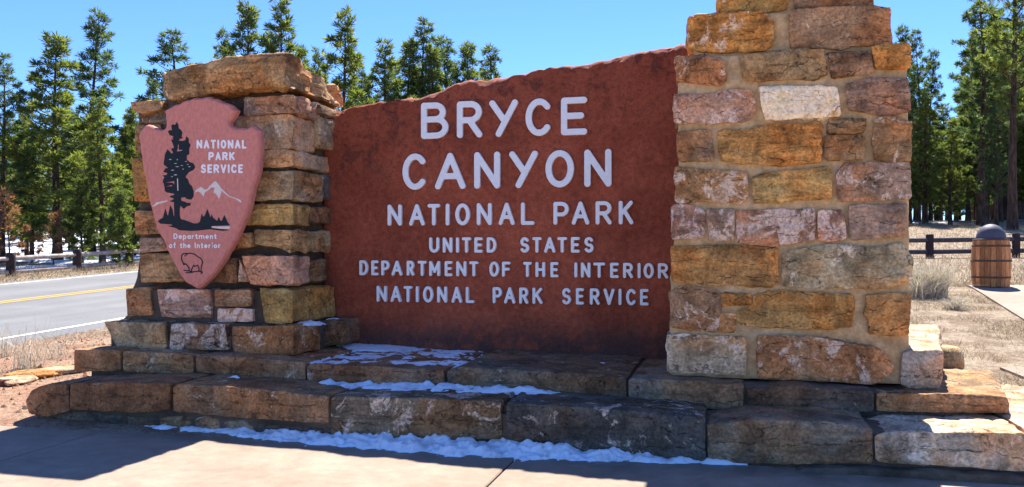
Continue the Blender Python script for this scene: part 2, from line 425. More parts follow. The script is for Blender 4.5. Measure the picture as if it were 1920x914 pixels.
def stone(name, poly, y0, depth, col=None, pale=.3, parent=None, mat=None, r=.022, bulge=.012, rough=.012, step=.03,
          rings=6, soft=(.10, .25), jit=.007, back=5, lat=1.0, lean=0.0, topjit=0.0, corner=.03, grow=.004, flat=False, pw=1.0):
    """block with a traced front outline on the plane y = y0, a dressed uneven face, worn edges and rough flanks"""
    SEED[0] += 1; sd = SEED[0] * 13.7
    p = list(poly)
    if area(p) < 0: p.reverse()
    if grow: p = [(a[0] + n[0] * grow, a[1] + n[1] * grow) for a, n in zip(p, normals(p))]
    p = chaikin(round_corners(p, corner), .25)
    per = sum(math.dist(a, b) for a, b in zip(p, p[1:] + p[:1]))
    N = max(28, min(420, per / step)); p = resample(p, N); N = len(p)
    nr = normals(p)
    if jit:
        p = [(a[0] + n[0] * (jit * fb(a[0], a[1], sd, 7) + jit * .5 * fb(a[0], a[1], sd + 5, 24, 2)) , a[1] + n[1] * (jit * fb(a[0], a[1], sd, 7) + jit * .5 * fb(a[0], a[1], sd + 5, 24, 2)) +
              (topjit * max(0, n[1]) * fb(a[0], 0, sd, 11, 5) if topjit else 0)) for a, n in zip(p, nr)]
        nr = normals(p)
    xs_ = [a[0] for a in p]; zs_ = [a[1] for a in p]
    x0, x1, z0, z1 = min(xs_), max(xs_), min(zs_), max(zs_); cx, cz = (x0 + x1) / 2, (z0 + z1) / 2; hw, hh = (x1 - x0) / 2, (z1 - z0) / 2
    r = min(r, hw * .45, hh * .45)
    V = []; ringn = 0
    def add(pts): 
        nonlocal ringn
        V.extend(pts); ringn += 1
    for k in range(back + 1):
        y = y0 + r + (depth - r) * (1 - k / back)
        amp = rough * lat * (1 if k < back else .5)
        row = []
        for a, n in zip(p, nr):
            o = amp * 1.6 * fb(a[0] + sd, y, a[1], 6) + amp * .7 * fb(a[0], y + sd, a[1], 19, 2)
            row.append((a[0] + n[0] * o, y + lean * (a[1] - z0), a[1] + n[1] * o))
        add(row)
    tx, tz = random.uniform(-.012, .012), random.uniform(-.012, .012)
    def face(a, s, y):
        d = rough * (.8 * fb(a[0], sd, a[1], 3.0, 3) + .9 * abs(fb(a[0] + sd, 2, a[1], 9, 3)) + .35 * fb(a[0], sd + 3, a[1], 26, 2))
        d += tx * (a[0] - cx) / max(hw, .1) + tz * (a[1] - cz) / max(hh, .1)
        if not flat: d = max(d, -.006)
        return (a[0], y - d * min(1, s * 4) - bulge * (1 - (1 - min(1, s * 2.2)) ** 2) + lean * (a[1] - z0), a[1])
    inner = None
    for q in (.5, 1.0):
        ph = q * math.pi / 2
        ins = r * (1 - math.cos(ph)); yy = y0 + r * (1 - math.sin(ph))
        rr = [(a[0] - n[0] * ins, a[1] - n[1] * ins) for a, n in zip(p, nr)]
        add([face(a, q * .06, yy) for a in rr]); inner = rr
    fl = .93
    for k in range(1, rings + 1):
        t = (k / rings) ** pw * fl
        row = []
        for a in inner:
            gx = min(max(a[0], cx - max(0, hw - hh)), cx + max(0, hw - hh)); gz = min(max(a[1], cz - max(0, hh - hw)), cz + max(0, hh - hw))
            row.append(face((a[0] + (gx - a[0]) * t, a[1] + (gz - a[1]) * t), max(t, .06), y0))
        add(row)
    f = [tuple(range(N))]
    for k in range(ringn - 1):
        for i in range(N):
            j = (i + 1) % N; f.append((k * N + i, (k + 1) * N + i, (k + 1) * N + j, k * N + j))
    b0 = (ringn - 1) * N
    f.append(tuple(b0 + i for i in range(N - 1, -1, -1)))
    # rings run counter-clockwise in x-z seen from the front (-y): flip so normals point outwards
    f = [t[::-1] for t in f]
    o = mesh_obj(name, V, f, mat or M['stone'], parent, smooth=True)
    o.data.set_sharp_from_angle(angle=R(38))
    if col: o.color = (*col, pale)
    return o

PAL = dict(O=(.54, .27, .075), B=(.42, .23, .10), P=(.45, .265, .155), K=(.55, .32, .195), C=(.80, .60, .32), Y=(.60, .36, .105),
           D=(.26, .17, .095), G=(.16, .135, .10), T=(.52, .36, .18), W=(.56, .43, .28))  # W: sunlight on the right step ends is put into its pale tone
Z6 = (2.2857, 1220, 0); Z7 = (2.6886, 1220, 360); Z8 = (2.743, 1220, 600); Z2 = (2.0125, 0, 460); Z5 = (2.743, 560, 600)
Z3 = (3.386, 440, 90); Z4 = (3.045, 440, 340); Z1 = (1.9875, 0, 0); ZA = (4.571, 230, 160); ZB = (4.154, 250, 340); ZO = (1, 0, 0)
ZT = (2.6886, 600, 60); ZU = (2.6886, 600, 360)
def poly(zm, pts, Y):
    out = []
    for x, y in pts:
        q = P(zm[1] + x / zm[0], zm[2] + y / zm[0], Y); out.append((q[0], q[2]))
    return out
def jcol(c, j=.2):
    b = PAL[c]; k = 1 + random.uniform(-j, j)
    return tuple(max(.02, v * k * (1 + random.uniform(-.05, .05))) for v in b)

# right pillar ------------------------------------------------------
YP = .87
rp = thing('stone_pillar', 'tall sandstone pillar with wide tan mortar joints at the right end of the red slab', 'pillar', P(1480, 715, YP + .7))
RS = [
 (ZO, [(1345, -46), (1478, -50), (1476, 16), (1440, 22), (1348, 22)], 'O', .35, .16, .9),
 (ZO, [(1488, -50), (1636, -44), (1634, 11), (1490, 14)], 'B', .3, .16, .9),
 (ZO, [(1362, -128), (1520, -132), (1518, -58), (1364, -56)], 'K', .3, .2, .8),
 (ZO, [(1530, -130), (1624, -126), (1624, -54), (1530, -60)], 'O', .3, .2, .8),
 (ZO, [(1340, -190), (1500, -205), (1650, -188), (1652, -138), (1338, -138)], 'B', .3, .12, 1.2),
 (Z6, [(160, 75), (290, 60), (480, 55), (525, 95), (520, 190), (490, 215), (250, 222), (160, 205)], 'O', .45, .08, .9),
 (Z6, [(595, 45), (880, 30), (1020, 35), (1030, 190), (940, 190), (600, 205)], 'B', .32, .08, 1.0),
 (Z6, [(105, 250), (230, 240), (310, 255), (325, 340), (300, 360), (110, 345)], 'B', .3, 0, .9),
 (Z6, [(380, 245), (560, 225), (740, 215), (745, 320), (700, 330), (400, 345)], 'B', .1, 0, .3),
 (Z6, [(765, 230), (945, 225), (950, 310), (780, 335)], 'B', .15, 0, .3),
 (Z6, [(955, 200), (1110, 190), (1115, 290), (965, 290)], 'O', .1, 0, 1.1),
 (Z6, [(100, 405), (260, 410), (340, 385), (435, 390), (440, 480), (410, 515), (250, 525), (100, 525)], 'P', .55, 0, .9),
 (Z6, [(465, 375), (800, 375), (815, 490), (490, 512)], 'C', .95, 0, .3),
 (Z6, [(840, 365), (930, 340), (1100, 335), (1115, 480), (1000, 490), (850, 460)], 'P', .1, 0, 1.1),
 (Z6, [(115, 570), (255, 558), (270, 690), (120, 690)], 'B', .15, 0, .9),
 (Z6, [(290, 565), (420, 560), (520, 535), (722, 535), (728, 690), (560, 700), (300, 685)], 'O', .15, 0, .3),
 (Z6, [(765, 515), (925, 510), (920, 560), (760, 570)], 'B', .3, 0, .3),
 (Z6, [(745, 585), (915, 580), (910, 680), (750, 685)], 'B', .12, 0, .3),
 (Z6, [(965, 510), (1010, 500), (1118, 525), (1112, 690), (960, 685)], 'B', .4, 0, 1.1),
 (Z6, [(108, 720), (300, 735), (410, 745), (415, 840), (390, 865), (105, 860)], 'B', .6, 0, .9),
 (Z6, [(435, 760), (560, 740), (770, 720), (775, 845), (440, 870)], 'Y', .15, 0, .3),
 (Z6, [(800, 745), (830, 705), (1110, 700), (1120, 850), (810, 862)], 'P', .6, 0, 1.1),
 (Z7, [(110, 70), (200, 70), (268, 100), (270, 230), (110, 235)], 'P', .75, 0, .9),
 (Z7, [(295, 95), (415, 88), (415, 240), (300, 245)], 'P', .75, 0, .3),
 (Z7, [(430, 95), (820, 95), (825, 240), (640, 262), (440, 250)], 'P', .85, 0, .3),
 (Z7, [(845, 90), (965, 95), (985, 230), (850, 245)], 'P', .8, 0, .3),
 (Z7, [(1000, 70), (1285, 65), (1285, 220), (1010, 235)], 'P', .2, 0, 1.1),
 (Z7, [(105, 285), (400, 268), (560, 285), (630, 290), (640, 450), (600, 475), (320, 460), (110, 450)], 'O', .12, 0, .9),
 (Z7, [(665, 310), (860, 275), (1000, 270), (1110, 290), (1270, 265), (1320, 340), (1310, 440), (1200, 480), (665, 478)], 'T', .5, 0, 1.1),
 (Z7, [(100, 510), (180, 480), (330, 490), (350, 520), (340, 700), (105, 680)], 'B', .5, 0, .9),
 (Z7, [(360, 515), (505, 515), (510, 565), (360, 572)], 'O', .1, 0, .3),
 (Z7, [(350, 615), (430, 620), (410, 705), (350, 700)], 'B', .2, 0, .3),
 (Z7, [(520, 520), (660, 505), (1020, 520), (1010, 680), (700, 685), (440, 665), (435, 610), (520, 575)], 'O', .12, 0, .3),
 (Z7, [(1090, 525), (1310, 520), (1300, 720), (1105, 715)], 'O', .15, 0, 1.1),
 (Z8, [(85, 85), (490, 95), (490, 280), (85, 265)], 'T', .6, -.03, .9),
 (Z8, [(555, 85), (830, 90), (1000, 125), (1180, 160), (1250, 240), (1190, 320), (1050, 320), (555, 290)], 'B', .55, -.03, .3),
]
for zm, pts, c, pale, dy, dep in RS:
    stone('stone', poly(zm, pts, YP + dy), YP + dy, dep, jcol(c), pale, rp, rough=.024, bulge=.002, r=.006, corner=.010, grow=.013, jit=.008)
for cpts, dy in (([(1256, 705), (1258, 520), (1272, 380), (1272, 112), (1300, 104), (1700, 104), (1704, 400), (1704, 640), (1698, 722)], .034),
                 ([(1300, 112), (1300, 26), (1660, 22), (1664, 112)], .112), ([(1352, 40), (1356, -60), (1630, -60), (1628, 40)], .192), ([(1368, -50), (1370, -138), (1620, -138), (1620, -50)], .232)):
    stone('mortar_core', poly(ZO, cpts, YP + dy), YP + dy, 1.55, None, 0, rp, M['mortar'], r=.02, bulge=0, rough=.010, step=.035, rings=22, corner=.01, jit=.004)

# left pillar -------------------------------------------------------
lp = thing('stone_pillar', 'shorter sandstone pillar with a big capstone carrying the pink arrowhead board', 'pillar', P(400, 665, 1.5))
def side_depth(px_front, py, Y, px_side):
    """depth of a block whose right flank is seen from px_front to px_side"""
    x = P(px_front, py, Y)[0]
    lo, hi = Y, Y + 6
    for _ in range(40):
        m = (lo + hi) / 2
        u = x * cs + (m - CAM.y) * sn; d = -x * sn + (m - CAM.y) * cs
        if CX + F * u / d < px_side: lo = m
        else: hi = m
    return m - Y
LS = [  # zoom, outline, colour, pale, front plane, x where the right flank ends (0: not seen)
 (Z2, [(392, 290), (620, 295), (630, 395), (440, 385)], 'T', .35, .87, 0, .9),
 (Z2, [(645, 300), (850, 300), (860, 395), (640, 395)], 'D', .8, .87, 0, .4),
 (Z2, [(875, 310), (1105, 305), (1110, 415), (880, 405)], 'B', .5, .87, 600, 0),
 (Z2, [(475, 165), (565, 160), (575, 260), (480, 270)], 'B', .25, 1.02, 0, .9),
 (Z2, [(590, 165), (785, 170), (800, 275), (610, 270)], 'K', .6, 1.02, 0, .3),
 (Z2, [(810, 168), (945, 170), (950, 230), (810, 232)], 'B', .1, 1.02, 0, .3),
 (Z2, [(820, 240), (955, 240), (955, 290), (820, 290)], 'K', .75, 1.02, 0, .3),
 (Z2, [(980, 165), (1105, 170), (1105, 295), (1000, 295)], 'Y', .2, 1.0, 627, 0),
 (ZO, [(262, 478), (330, 476), (345, 527), (264, 530)], 'B', .15, 1.08, 0, .9),
 (ZO, [(398, 488), (440, 484), (443, 530), (390, 528)], 'D', .2, 1.08, 0, .3),
 (ZO, [(449, 486), (464, 528), (446, 530)], 'K', .7, 1.08, 0, .3),
 (Z2, [(910, 40), (1105, 45), (1105, 150), (945, 148)], 'K', .15, 1.06, 580, 0),
 (ZO, [(262, 447), (300, 446), (320, 470), (262, 474)], 'P', .5, 1.1, 0, .9),
 (ZO, [(418, 440), (470, 436), (470, 462), (420, 470)], 'B', .25, 1.1, 0, .3),
 (ZO, [(476, 432), (545, 432), (544, 475), (520, 464), (478, 458)], 'T', .2, 1.1, 622, 0),
 (ZO, [(252, 395), (300, 396), (312, 438), (254, 440)], 'B', .15, 1.13, 0, .9),
 (ZO, [(452, 384), (548, 384), (548, 422), (446, 422)], 'Y', .25, 1.13, 580, 0),
 (ZO, [(247, 297), (290, 295), (300, 378), (252, 378)], 'O', .05, 1.16, 0, .9),
 (ZO, [(470, 323), (549, 321), (549, 374), (466, 376)], 'T', .3, 1.16, 604, 0),
 (ZO, [(480, 283), (549, 281), (550, 312), (478, 315)], 'T', .3, 1.18, 625, 0),
 (ZO, [(253, 236), (300, 234), (310, 286), (254, 288)], 'B', .2, 1.2, 0, .9),
 (ZO, [(440, 220), (480, 217), (550, 216), (546, 279), (480, 280), (440, 278)], 'T', .3, 1.2, 593, 0),
 (ZO, [(258, 212), (302, 206), (330, 208), (330, 232), (262, 232)], 'D', .35, 1.22, 0, .9),
 (ZO, [(244, 192), (300, 188), (302, 204), (268, 213), (250, 206)], 'B', .2, 1.12, 0, .9),
 (ZO, [(306, 192), (440, 186), (448, 206), (308, 208)], 'B', .15, 1.25, 0, .4),
 (ZO, [(457, 184), (552, 178), (552, 211), (458, 216)], 'K', .35, 1.16, 612, 0),
]
for zm, pts, c, pale, Y, sx, dep in LS:
    if sx:
        xr = max(zm[1] + a / zm[0] for a, b in pts); dep = side_depth(xr, 400, Y, sx)
    stone('stone', poly(zm, pts, Y), Y, dep, jcol(c), pale, lp, rough=.022, bulge=.001, r=.005, corner=.005, grow=.003, jit=.005, back=max(5, int(dep / .06)), lat=.75 if sx else .6)
# second stones along the right flank
XL = P(549, 400, 1.12)[0]
def flank(py0, py1, ya, yb, c, pale, dx=0):
    z0 = P(600, py1, ya)[2]; z1 = P(600, py0, ya)[2]
    stone('stone', [(XL - .35, z0), (XL + dx, z0), (XL + dx, z1), (XL - .35, z1)], ya, yb - ya, jcol(c), pale, lp, rough=.015, bulge=.006, r=.02, corner=.006, lat=.8, back=6)
flank(488, 528, 1.55, 1.84, 'D', .2); flank(388, 418, 1.55, 1.95, 'D', .2); flank(327, 374, 1.78, 1.98, 'G', .2)
flank(220, 276, 1.64, 1.97, 'T', .4, .03); flank(196, 214, 1.62, 2.5, 'B', .4, .04)
q = [P(x, y, 1.66) for x, y in ((606, 601), (652, 599), (652, 646), (606, 650))]
stone('stone', [(a[0], a[2]) for a in q], 1.6, .5, jcol('D'), .2, lp)
capp = poly(ZO, [(304, 136), (345, 124), (418, 109), (480, 101), (534, 98), (538, 162), (470, 166), (400, 176), (340, 186), (308, 186)], 1.0)
cap = stone('capstone', capp, 1.0, side_depth(534, 150, 1.0, 640), (.44, .25, .10), .3, lp, rough=.02, bulge=.02, r=.03, corner=.012, jit=.012, back=22, lat=1.3)
for v in cap.data.vertices:
    t_ = sst(1.02, 2.0, v.co.y)
    if v.co.z > 3.15: v.co.z -= .13 * t_ * min(1, (v.co.z - 3.15) / .3) - .02 * fb(v.co.x, v.co.y, v.co.z, 5, 3) * min(1, t_ * 8)
    if v.co.x > -4.6: v.co.x += .02 * fb(v.co.x * .3, v.co.y, v.co.z * 1.3, 6, 2) * min(1, t_ * 8)
cap['label'] = 'big rough orange capstone'
lcore = [(255, 530), (262, 480), (262, 300), (262, 215), (310, 206), (310, 178), (420, 178), (545, 172), (545, 190), (541, 300), (541, 530), (544, 598), (560, 604), (560, 664), (215, 664), (215, 604), (245, 598), (245, 545)]
stone('mortar_core', poly(ZO, lcore, 1.24), 1.24, 1.15, None, 0, lp, M['mortar_grey_shaded'], r=.02, bulge=0, rough=.012, step=.05, rings=16, soft=(.03,), jit=.004)
x0, x1 = P(200, 630, .95)[0], P(555, 630, .95)[0]
stone('mortar_core', [(x0 + .06, .50), (x1 - .03, .50), (x1 - .03, .845), (x0 + .06, .845)], .93, 1.3, None, 0, lp, M['mortar_grey_shaded'], r=.02, bulge=0, rough=.008, step=.05, rings=8, soft=(.03,), jit=.004)
x0, x1 = P(238, 570, 1.05)[0], P(550, 570, 1.05)[0]
stone('mortar_core', [(x0 + .04, .82), (x1 - .03, .82), (x1 - .03, 1.17), (x0 + .04, 1.17)], 1.06, 1.1, None, 0, lp, M['mortar_grey_shaded'], r=.02, bulge=0, rough=.008, step=.05, rings=8, soft=(.03,), jit=.004)

# steps -------------------------------------------------------------
st = thing('stone_steps', 'two long sandstone steps under the sign with snow on their treads', 'steps', (-2, .6, 0))
S1 = [
 (ZO, [(50, 752), (60, 734), (85, 724), (127, 722), (128, 770), (90, 779), (56, 774)], 'B', .2),
 (ZO, [(132, 722), (230, 720), (316, 722), (318, 768), (250, 772), (132, 766)], 'B', .3),
 (ZO, [(326, 727), (335, 722), (470, 731), (614, 745), (616, 792), (460, 782), (326, 769)], 'B', .35),
 (ZO, [(621, 746), (780, 750), (938, 756), (940, 822), (780, 822), (622, 813)], 'D', .6),
 (ZO, [(950, 757), (1110, 768), (1320, 786), (1323, 864), (1110, 842), (951, 824)], 'G', .5),
 (ZO, [(1328, 798), (1400, 791), (1548, 794), (1634, 806), (1634, 868), (1480, 868), (1328, 866)], 'T', .12),
 (ZO, [(1642, 818), (1680, 812), (1770, 815), (1924, 816), (1928, 882), (1800, 874), (1642, 862)], 'W', .5),
]
PAL['T'] = (.42, .29, .155)
def worn(c, k):
    if k == 'W': return c  # end stones keep the sunlit tone painted into W
    m = sum(c) / 3
    return tuple((v * .88 + m * .12) * .78 for v in c)      # trodden stone is browner and greyer
def step_stone(pts_xz, y0, dep, c, pale, **kw):
    a = dict(rough=.02, bulge=.001, r=.006, corner=.005, grow=.012, jit=.006, back=max(8, int(dep / .07)), lat=.28); a.update(kw)
    return stone('stone', pts_xz, y0, dep, c if isinstance(c, tuple) else worn(jcol(c, .12), c), pale, st, **a)
for i, (zm, pts, c, pale) in enumerate(S1):
    step_stone(poly(zm, pts, 0), 0, .75 if i < 6 else 2.2, c, pale, lat=.28 if i < 6 else .7)
xe = P(1927, 800, 0)[0]
step_stone([(xe + .02, .06), (xe + 1.15, .05), (xe + 1.15, .33), (xe + .02, .33)], .02, 2.2, 'W', .4, lat=.7)
for pts in ([(140, 640), (330, 625), (470, 640), (465, 690), (330, 690), (150, 665)], [(480, 645), (590, 650), (600, 692), (490, 690)], [(603, 652), (668, 642), (732, 648), (730, 690), (610, 690)], [(738, 655), (790, 640), (832, 660), (835, 702), (740, 702)], [(846, 662), (930, 655), (962, 690), (955, 708), (850, 706)], [(975, 672), (1230, 690), (1230, 715), (975, 708)]):
    step_stone(poly(Z2, pts, .05), .05, .3, 'G' if pts[0][0] in (140, 480, 975) else 'T', .3, rough=.014, bulge=.03)
S2 = [
 (ZO, [(139, 658), (225, 659), (226, 695), (139, 695)], 'B', .15),
 (ZO, [(231, 661), (300, 664), (361, 668), (362, 702), (300, 700), (231, 694)], 'B', .55),
 (ZO, [(368, 668), (470, 673), (571, 683), (572, 710), (470, 704), (368, 697)], 'B', .4),
 (ZO, [(577, 686), (700, 690), (832, 698), (834, 726), (700, 722), (577, 713)], 'B', .3),
 (ZO, [(840, 697), (860, 691), (1020, 699), (1173, 709), (1174, 751), (1020, 744), (842, 730)], 'D', .35),
 (ZO, [(1179, 713), (1300, 718), (1393, 725), (1392, 769), (1290, 762), (1179, 752)], 'T', .12),
 (ZO, [(1402, 731), (1475, 726), (1637, 737), (1638, 770), (1510, 768), (1402, 765)], 'D', .25),
 (ZO, [(1645, 741), (1760, 742), (1886, 746), (1890, 760), (1888, 772), (1730, 770), (1645, 769)], 'B', .25),
]
for i, (zm, pts, c, pale) in enumerate(S2):
    o = step_stone(poly(zm, pts, .6), .6, 1.5 if i < 7 else 1.5, c, pale, lat=.28 if i < 7 else .5)
    if i == 7:
        for v in o.data.vertices:
            if v.co.x > 1.5: v.co.x += .2 * (v.co.y - .6)
xa = P(150, 690, .6)[0]; xb = P(1845, 740, .6)[0]
stone('mortar_core', [(xa + .1, .2), (xb - .15, .2), (xb - .15, .475), (xa + 2.5, .505), (xa + .1, .515)], .635, 1.75, None, 0, st, M['mortar_grey_shaded'], r=.012, bulge=0, rough=.006, step=.05, rings=6, soft=(.02,), jit=.002, back=24)
xa = P(80, 770, 0)[0]
stone('mortar_core', [(xa + .15, -.1), (xe + 1.0, -.1), (xe + 1.0, .29), (xa + .15, .265)], .03, 1.58, None, 0, st, M['mortar_grey_shaded'], r=.012, bulge=0, rough=.008, step=.05, rings=6, soft=(.02,), jit=.004, back=20)
xf = P(1450, 880, -.05)[0]
stone('footing', [(xf, -.1), (xe + 1.3, -.1), (xe + 1.3, .045), (xf + .9, .05), (xf + .2, .03)], -.09, .5, None, 0, st, M['mortar_grey_shaded'], r=.02, bulge=0, rough=.012, step=.05, rings=5, soft=(.1,), jit=.006)
# cut block beside the right pillar and the boulder behind it
b = poly(Z8, [(1292, 160), (1400, 160), (1506, 155), (1492, 372), (1284, 345)], .86)
bl = stone('stone_block', b, .86, 1.35, (.46, .36, .25), .5, None, rough=.012, r=.018, lat=1.2, back=14, soft=(.04, .2))
tag(bl, 'pale squared stone block with sunlit top against the foot of the tall pillar', 'stone block')
for i, v in enumerate(bl.data.vertices):
    if v.co.z > .6: v.co.z += .07 * (v.co.y - .86)
    if v.co.x > 1.5: v.co.x += .19 * (v.co.y - .86)
def boulder(name, loc, sc, col, pale, label, seed, rz=0, tilt=0):
    import bmesh
    bm = bmesh.new(); bmesh.ops.create_icosphere(bm, subdivisions=3, radius=1)
    for v in bm.verts:
        d = 1 + .28 * fb(*(v.co + Vector((seed, 0, 0))), 1.1, 4); v.co *= d
        v.co.z = max(-.75, min(.62, v.co.z))
        v.co = Vector((v.co.x * sc[0], v.co.y * sc[1], v.co.z * sc[2]))
    me = bpy.data.meshes.new(name); bm.to_mesh(me); bm.free(); me.materials.append(M['stone'])
    me.polygons.foreach_set('use_smooth', [True] * len(me.polygons))
    o = bpy.data.objects.new(name, me); COL.objects.link(o); o.location = loc; o.rotation_euler = (tilt, 0, rz); o.color = (*col, pale)
    return tag(o, label, 'stone')
q = P(1776, 690, 2.25)
boulder('boulder', (q[0], 2.3, .52), (.16, .2, .24), (.45, .30, .14), .2, 'rounded ochre boulder tucked behind the pale stone block', 3.3)
for (px, py, sc, lb, s) in (((68), 706, (.32, .2, .06), 'flat orange flagstone lying on the dirt left of the steps', 1.0), (33, 717, (.28, .17, .055), 'pale flat flagstone lowest left on the dirt near the sidewalk', 2.0),
                            (122, 698, (.3, .2, .05), 'thin tan flagstone tucked against the left end of the steps', 4.0), (8, 722, (.1, .08, .06), 'small dark red stone at the left edge on the dirt', 5.0)):
    q = G(px, py); boulder('flat_stone', (q[0], q[1], q[2] + sc[2] * .5), sc, (.30, .09, .05) if s == 5 else ((.5, .26, .09) if s < 2 else (.46, .33, .2)), .15, lb, s, s)

# sign slab ---------------------------------------------------------
YS = 1.95
sg = thing('name_sign', 'upright red sandstone slab carrying white raised park name letters', 'sign', P(940, 668, YS + .15))
sl = [(606, 660), (606, 600), (606, 500), (606, 320), (606, 240), (608, 211), (640, 204), (708, 192), (745, 187), (778, 184), (808, 176), (826, 167), (846, 158), (880, 149), (942, 144.5), (972, 140), (1000, 133), (1022, 128), (1055, 123), (1062, 126), (1098, 118), (1130, 112), (1158, 105), (1210, 93.5), (1250, 87), (1288, 81), (1345, 74), (1345, 690), (1250, 686), (900, 668), (740, 660)]
so = stone('slab', poly(ZO, sl, YS), YS, .34, None, 0, sg, M['slab'], r=.022, bulge=.004, rough=.0055, step=.03, rings=22, soft=(.06, .2), jit=.008, back=9, lat=3.0, topjit=.022, pw=2.3)
crest_ = [(q[0], q[2]) for q in (P(x, y, YS) for x, y in sl[5:27])]
for v in so.data.vertices:                       # broken, sloping lip along the crest
    x, y, z = v.co
    if y > YS + .12: continue
    dz = lerp_tab(crest_, x) - z
    wl = max(0, .022 + .055 * fb(x, 0, 4, 3.1, 4) + .02 * fb(x, 0, 9, 13, 3)) * 1.5
    if dz < wl: v.co.y += (wl - dz) * 1.15 + .012 * fb(x, z, 2, 17, 3)
so.data.set_sharp_from_angle(angle=R(30))

def seg_dist(X, Y, strokes):
    D = np.full(X.shape, 1e9)
    for s in strokes:
        for (x0, y0), (x1, y1) in zip(s, s[1:]):
            dx, dy = x1 - x0, y1 - y0; L = dx * dx + dy * dy
            t = np.clip(((X - x0) * dx + (Y - y0) * dy) / (L if L > 1e-12 else 1), 0, 1)
            D = np.minimum(D, np.hypot(X - x0 - t * dx, Y - y0 - t * dy))
    return D
def contours(D, xs, ys):
    """closed loops of D = 0"""
    segs = {}
    pos = {}
    ny, nx = D.shape
    ins = D < 0
    cell = ins[:-1, :-1].astype(int) + ins[:-1, 1:] * 2 + ins[1:, 1:] * 4 + ins[1:, :-1] * 8
    T = {1: [(3, 0)], 2: [(0, 1)], 3: [(3, 1)], 4: [(1, 2)], 5: [(3, 2), (1, 0)], 6: [(0, 2)], 7: [(3, 2)], 8: [(2, 3)], 9: [(2, 0)], 10: [(0, 3), (2, 1)], 11: [(2, 1)], 12: [(1, 3)], 13: [(1, 0)], 14: [(0, 3)]}
    def ek(i, j, e): return ((i, j, 0), (i, j + 1, 1), (i + 1, j, 0), (i, j, 1))[e]
    def pt(k):
        if k in pos: return pos[k]
        i, j, v = k
        a = D[i, j]; b = D[i + 1, j] if v else D[i, j + 1]; t = a / (a - b)
        pos[k] = (xs[j], ys[i] + (ys[i + 1] - ys[i]) * t) if v else (xs[j] + (xs[j + 1] - xs[j]) * t, ys[i])
        return pos[k]
    for i, j in zip(*np.nonzero((cell > 0) & (cell < 15))):
        for a, b in T[int(cell[i, j])]: segs[ek(i, j, a)] = ek(i, j, b)
    loops = []
    while segs:
        k0 = next(iter(segs)); k = k0; lp_ = []
        while k in segs:
            lp_.append(pt(k)); k = segs.pop(k)
        loops.append(lp_)
    return loops
def plate(name, loops, org, Y, th, mat, parent, bev=.003):
    """flat raised shape from outlines (holes included), front face towards -y; org shifts x, z"""
    V = []; f = []; fr = []
    loops = [l for l in loops if len(l) > 2]
    big = max(range(len(loops)), key=lambda i: abs(area(loops[i])))
    L2 = []
    for i, l in enumerate(loops):
        want = 1 if i == big else -1
        if i != big:
            want = -1
        if area(l) * want < 0: l = l[::-1]
        L2.append(l)
    tv = []
    for l in L2:
        n = len(l); nr = normals(l); k = len(V)
        V += [(a[0] + org[0], Y + th, a[1] + org[1]) for a in l]
        V += [(a[0] + org[0], Y + bev, a[1] + org[1]) for a in l]
        ins = [(a[0] - m[0] * bev + org[0], Y, a[1] - m[1] * bev + org[1]) for a, m in zip(l, nr)]
        V += ins
        fr += list(range(k + 2 * n, k + 3 * n))
        tv.append([Vector((a[0], a[2], 0)) for a in ins])
        for b in (0, n):
            for i in range(n):
                j = (i + 1) % n; f.append((k + b + i, k + b + j, k + b + n + j, k + b + n + i))
    for t in tessellate_polygon(tv):
        a, b, c = (fr[i] for i in t)
        va, vb, vc = V[a], V[b], V[c]
        s = (vb[0] - va[0]) * (vc[2] - va[2]) - (vb[2] - va[2]) * (vc[0] - va[0])
        f.append((a, b, c) if s > 0 else (a, c, b))
    return mesh_obj(name, V, f, mat, parent)
def arc(cx, cy, rx, ry, a0, a1, n=14):
    return [(cx + rx * math.cos(R(a0 + (a1 - a0) * k / n)), cy + ry * math.sin(R(a0 + (a1 - a0) * k / n))) for k in range(n + 1)]
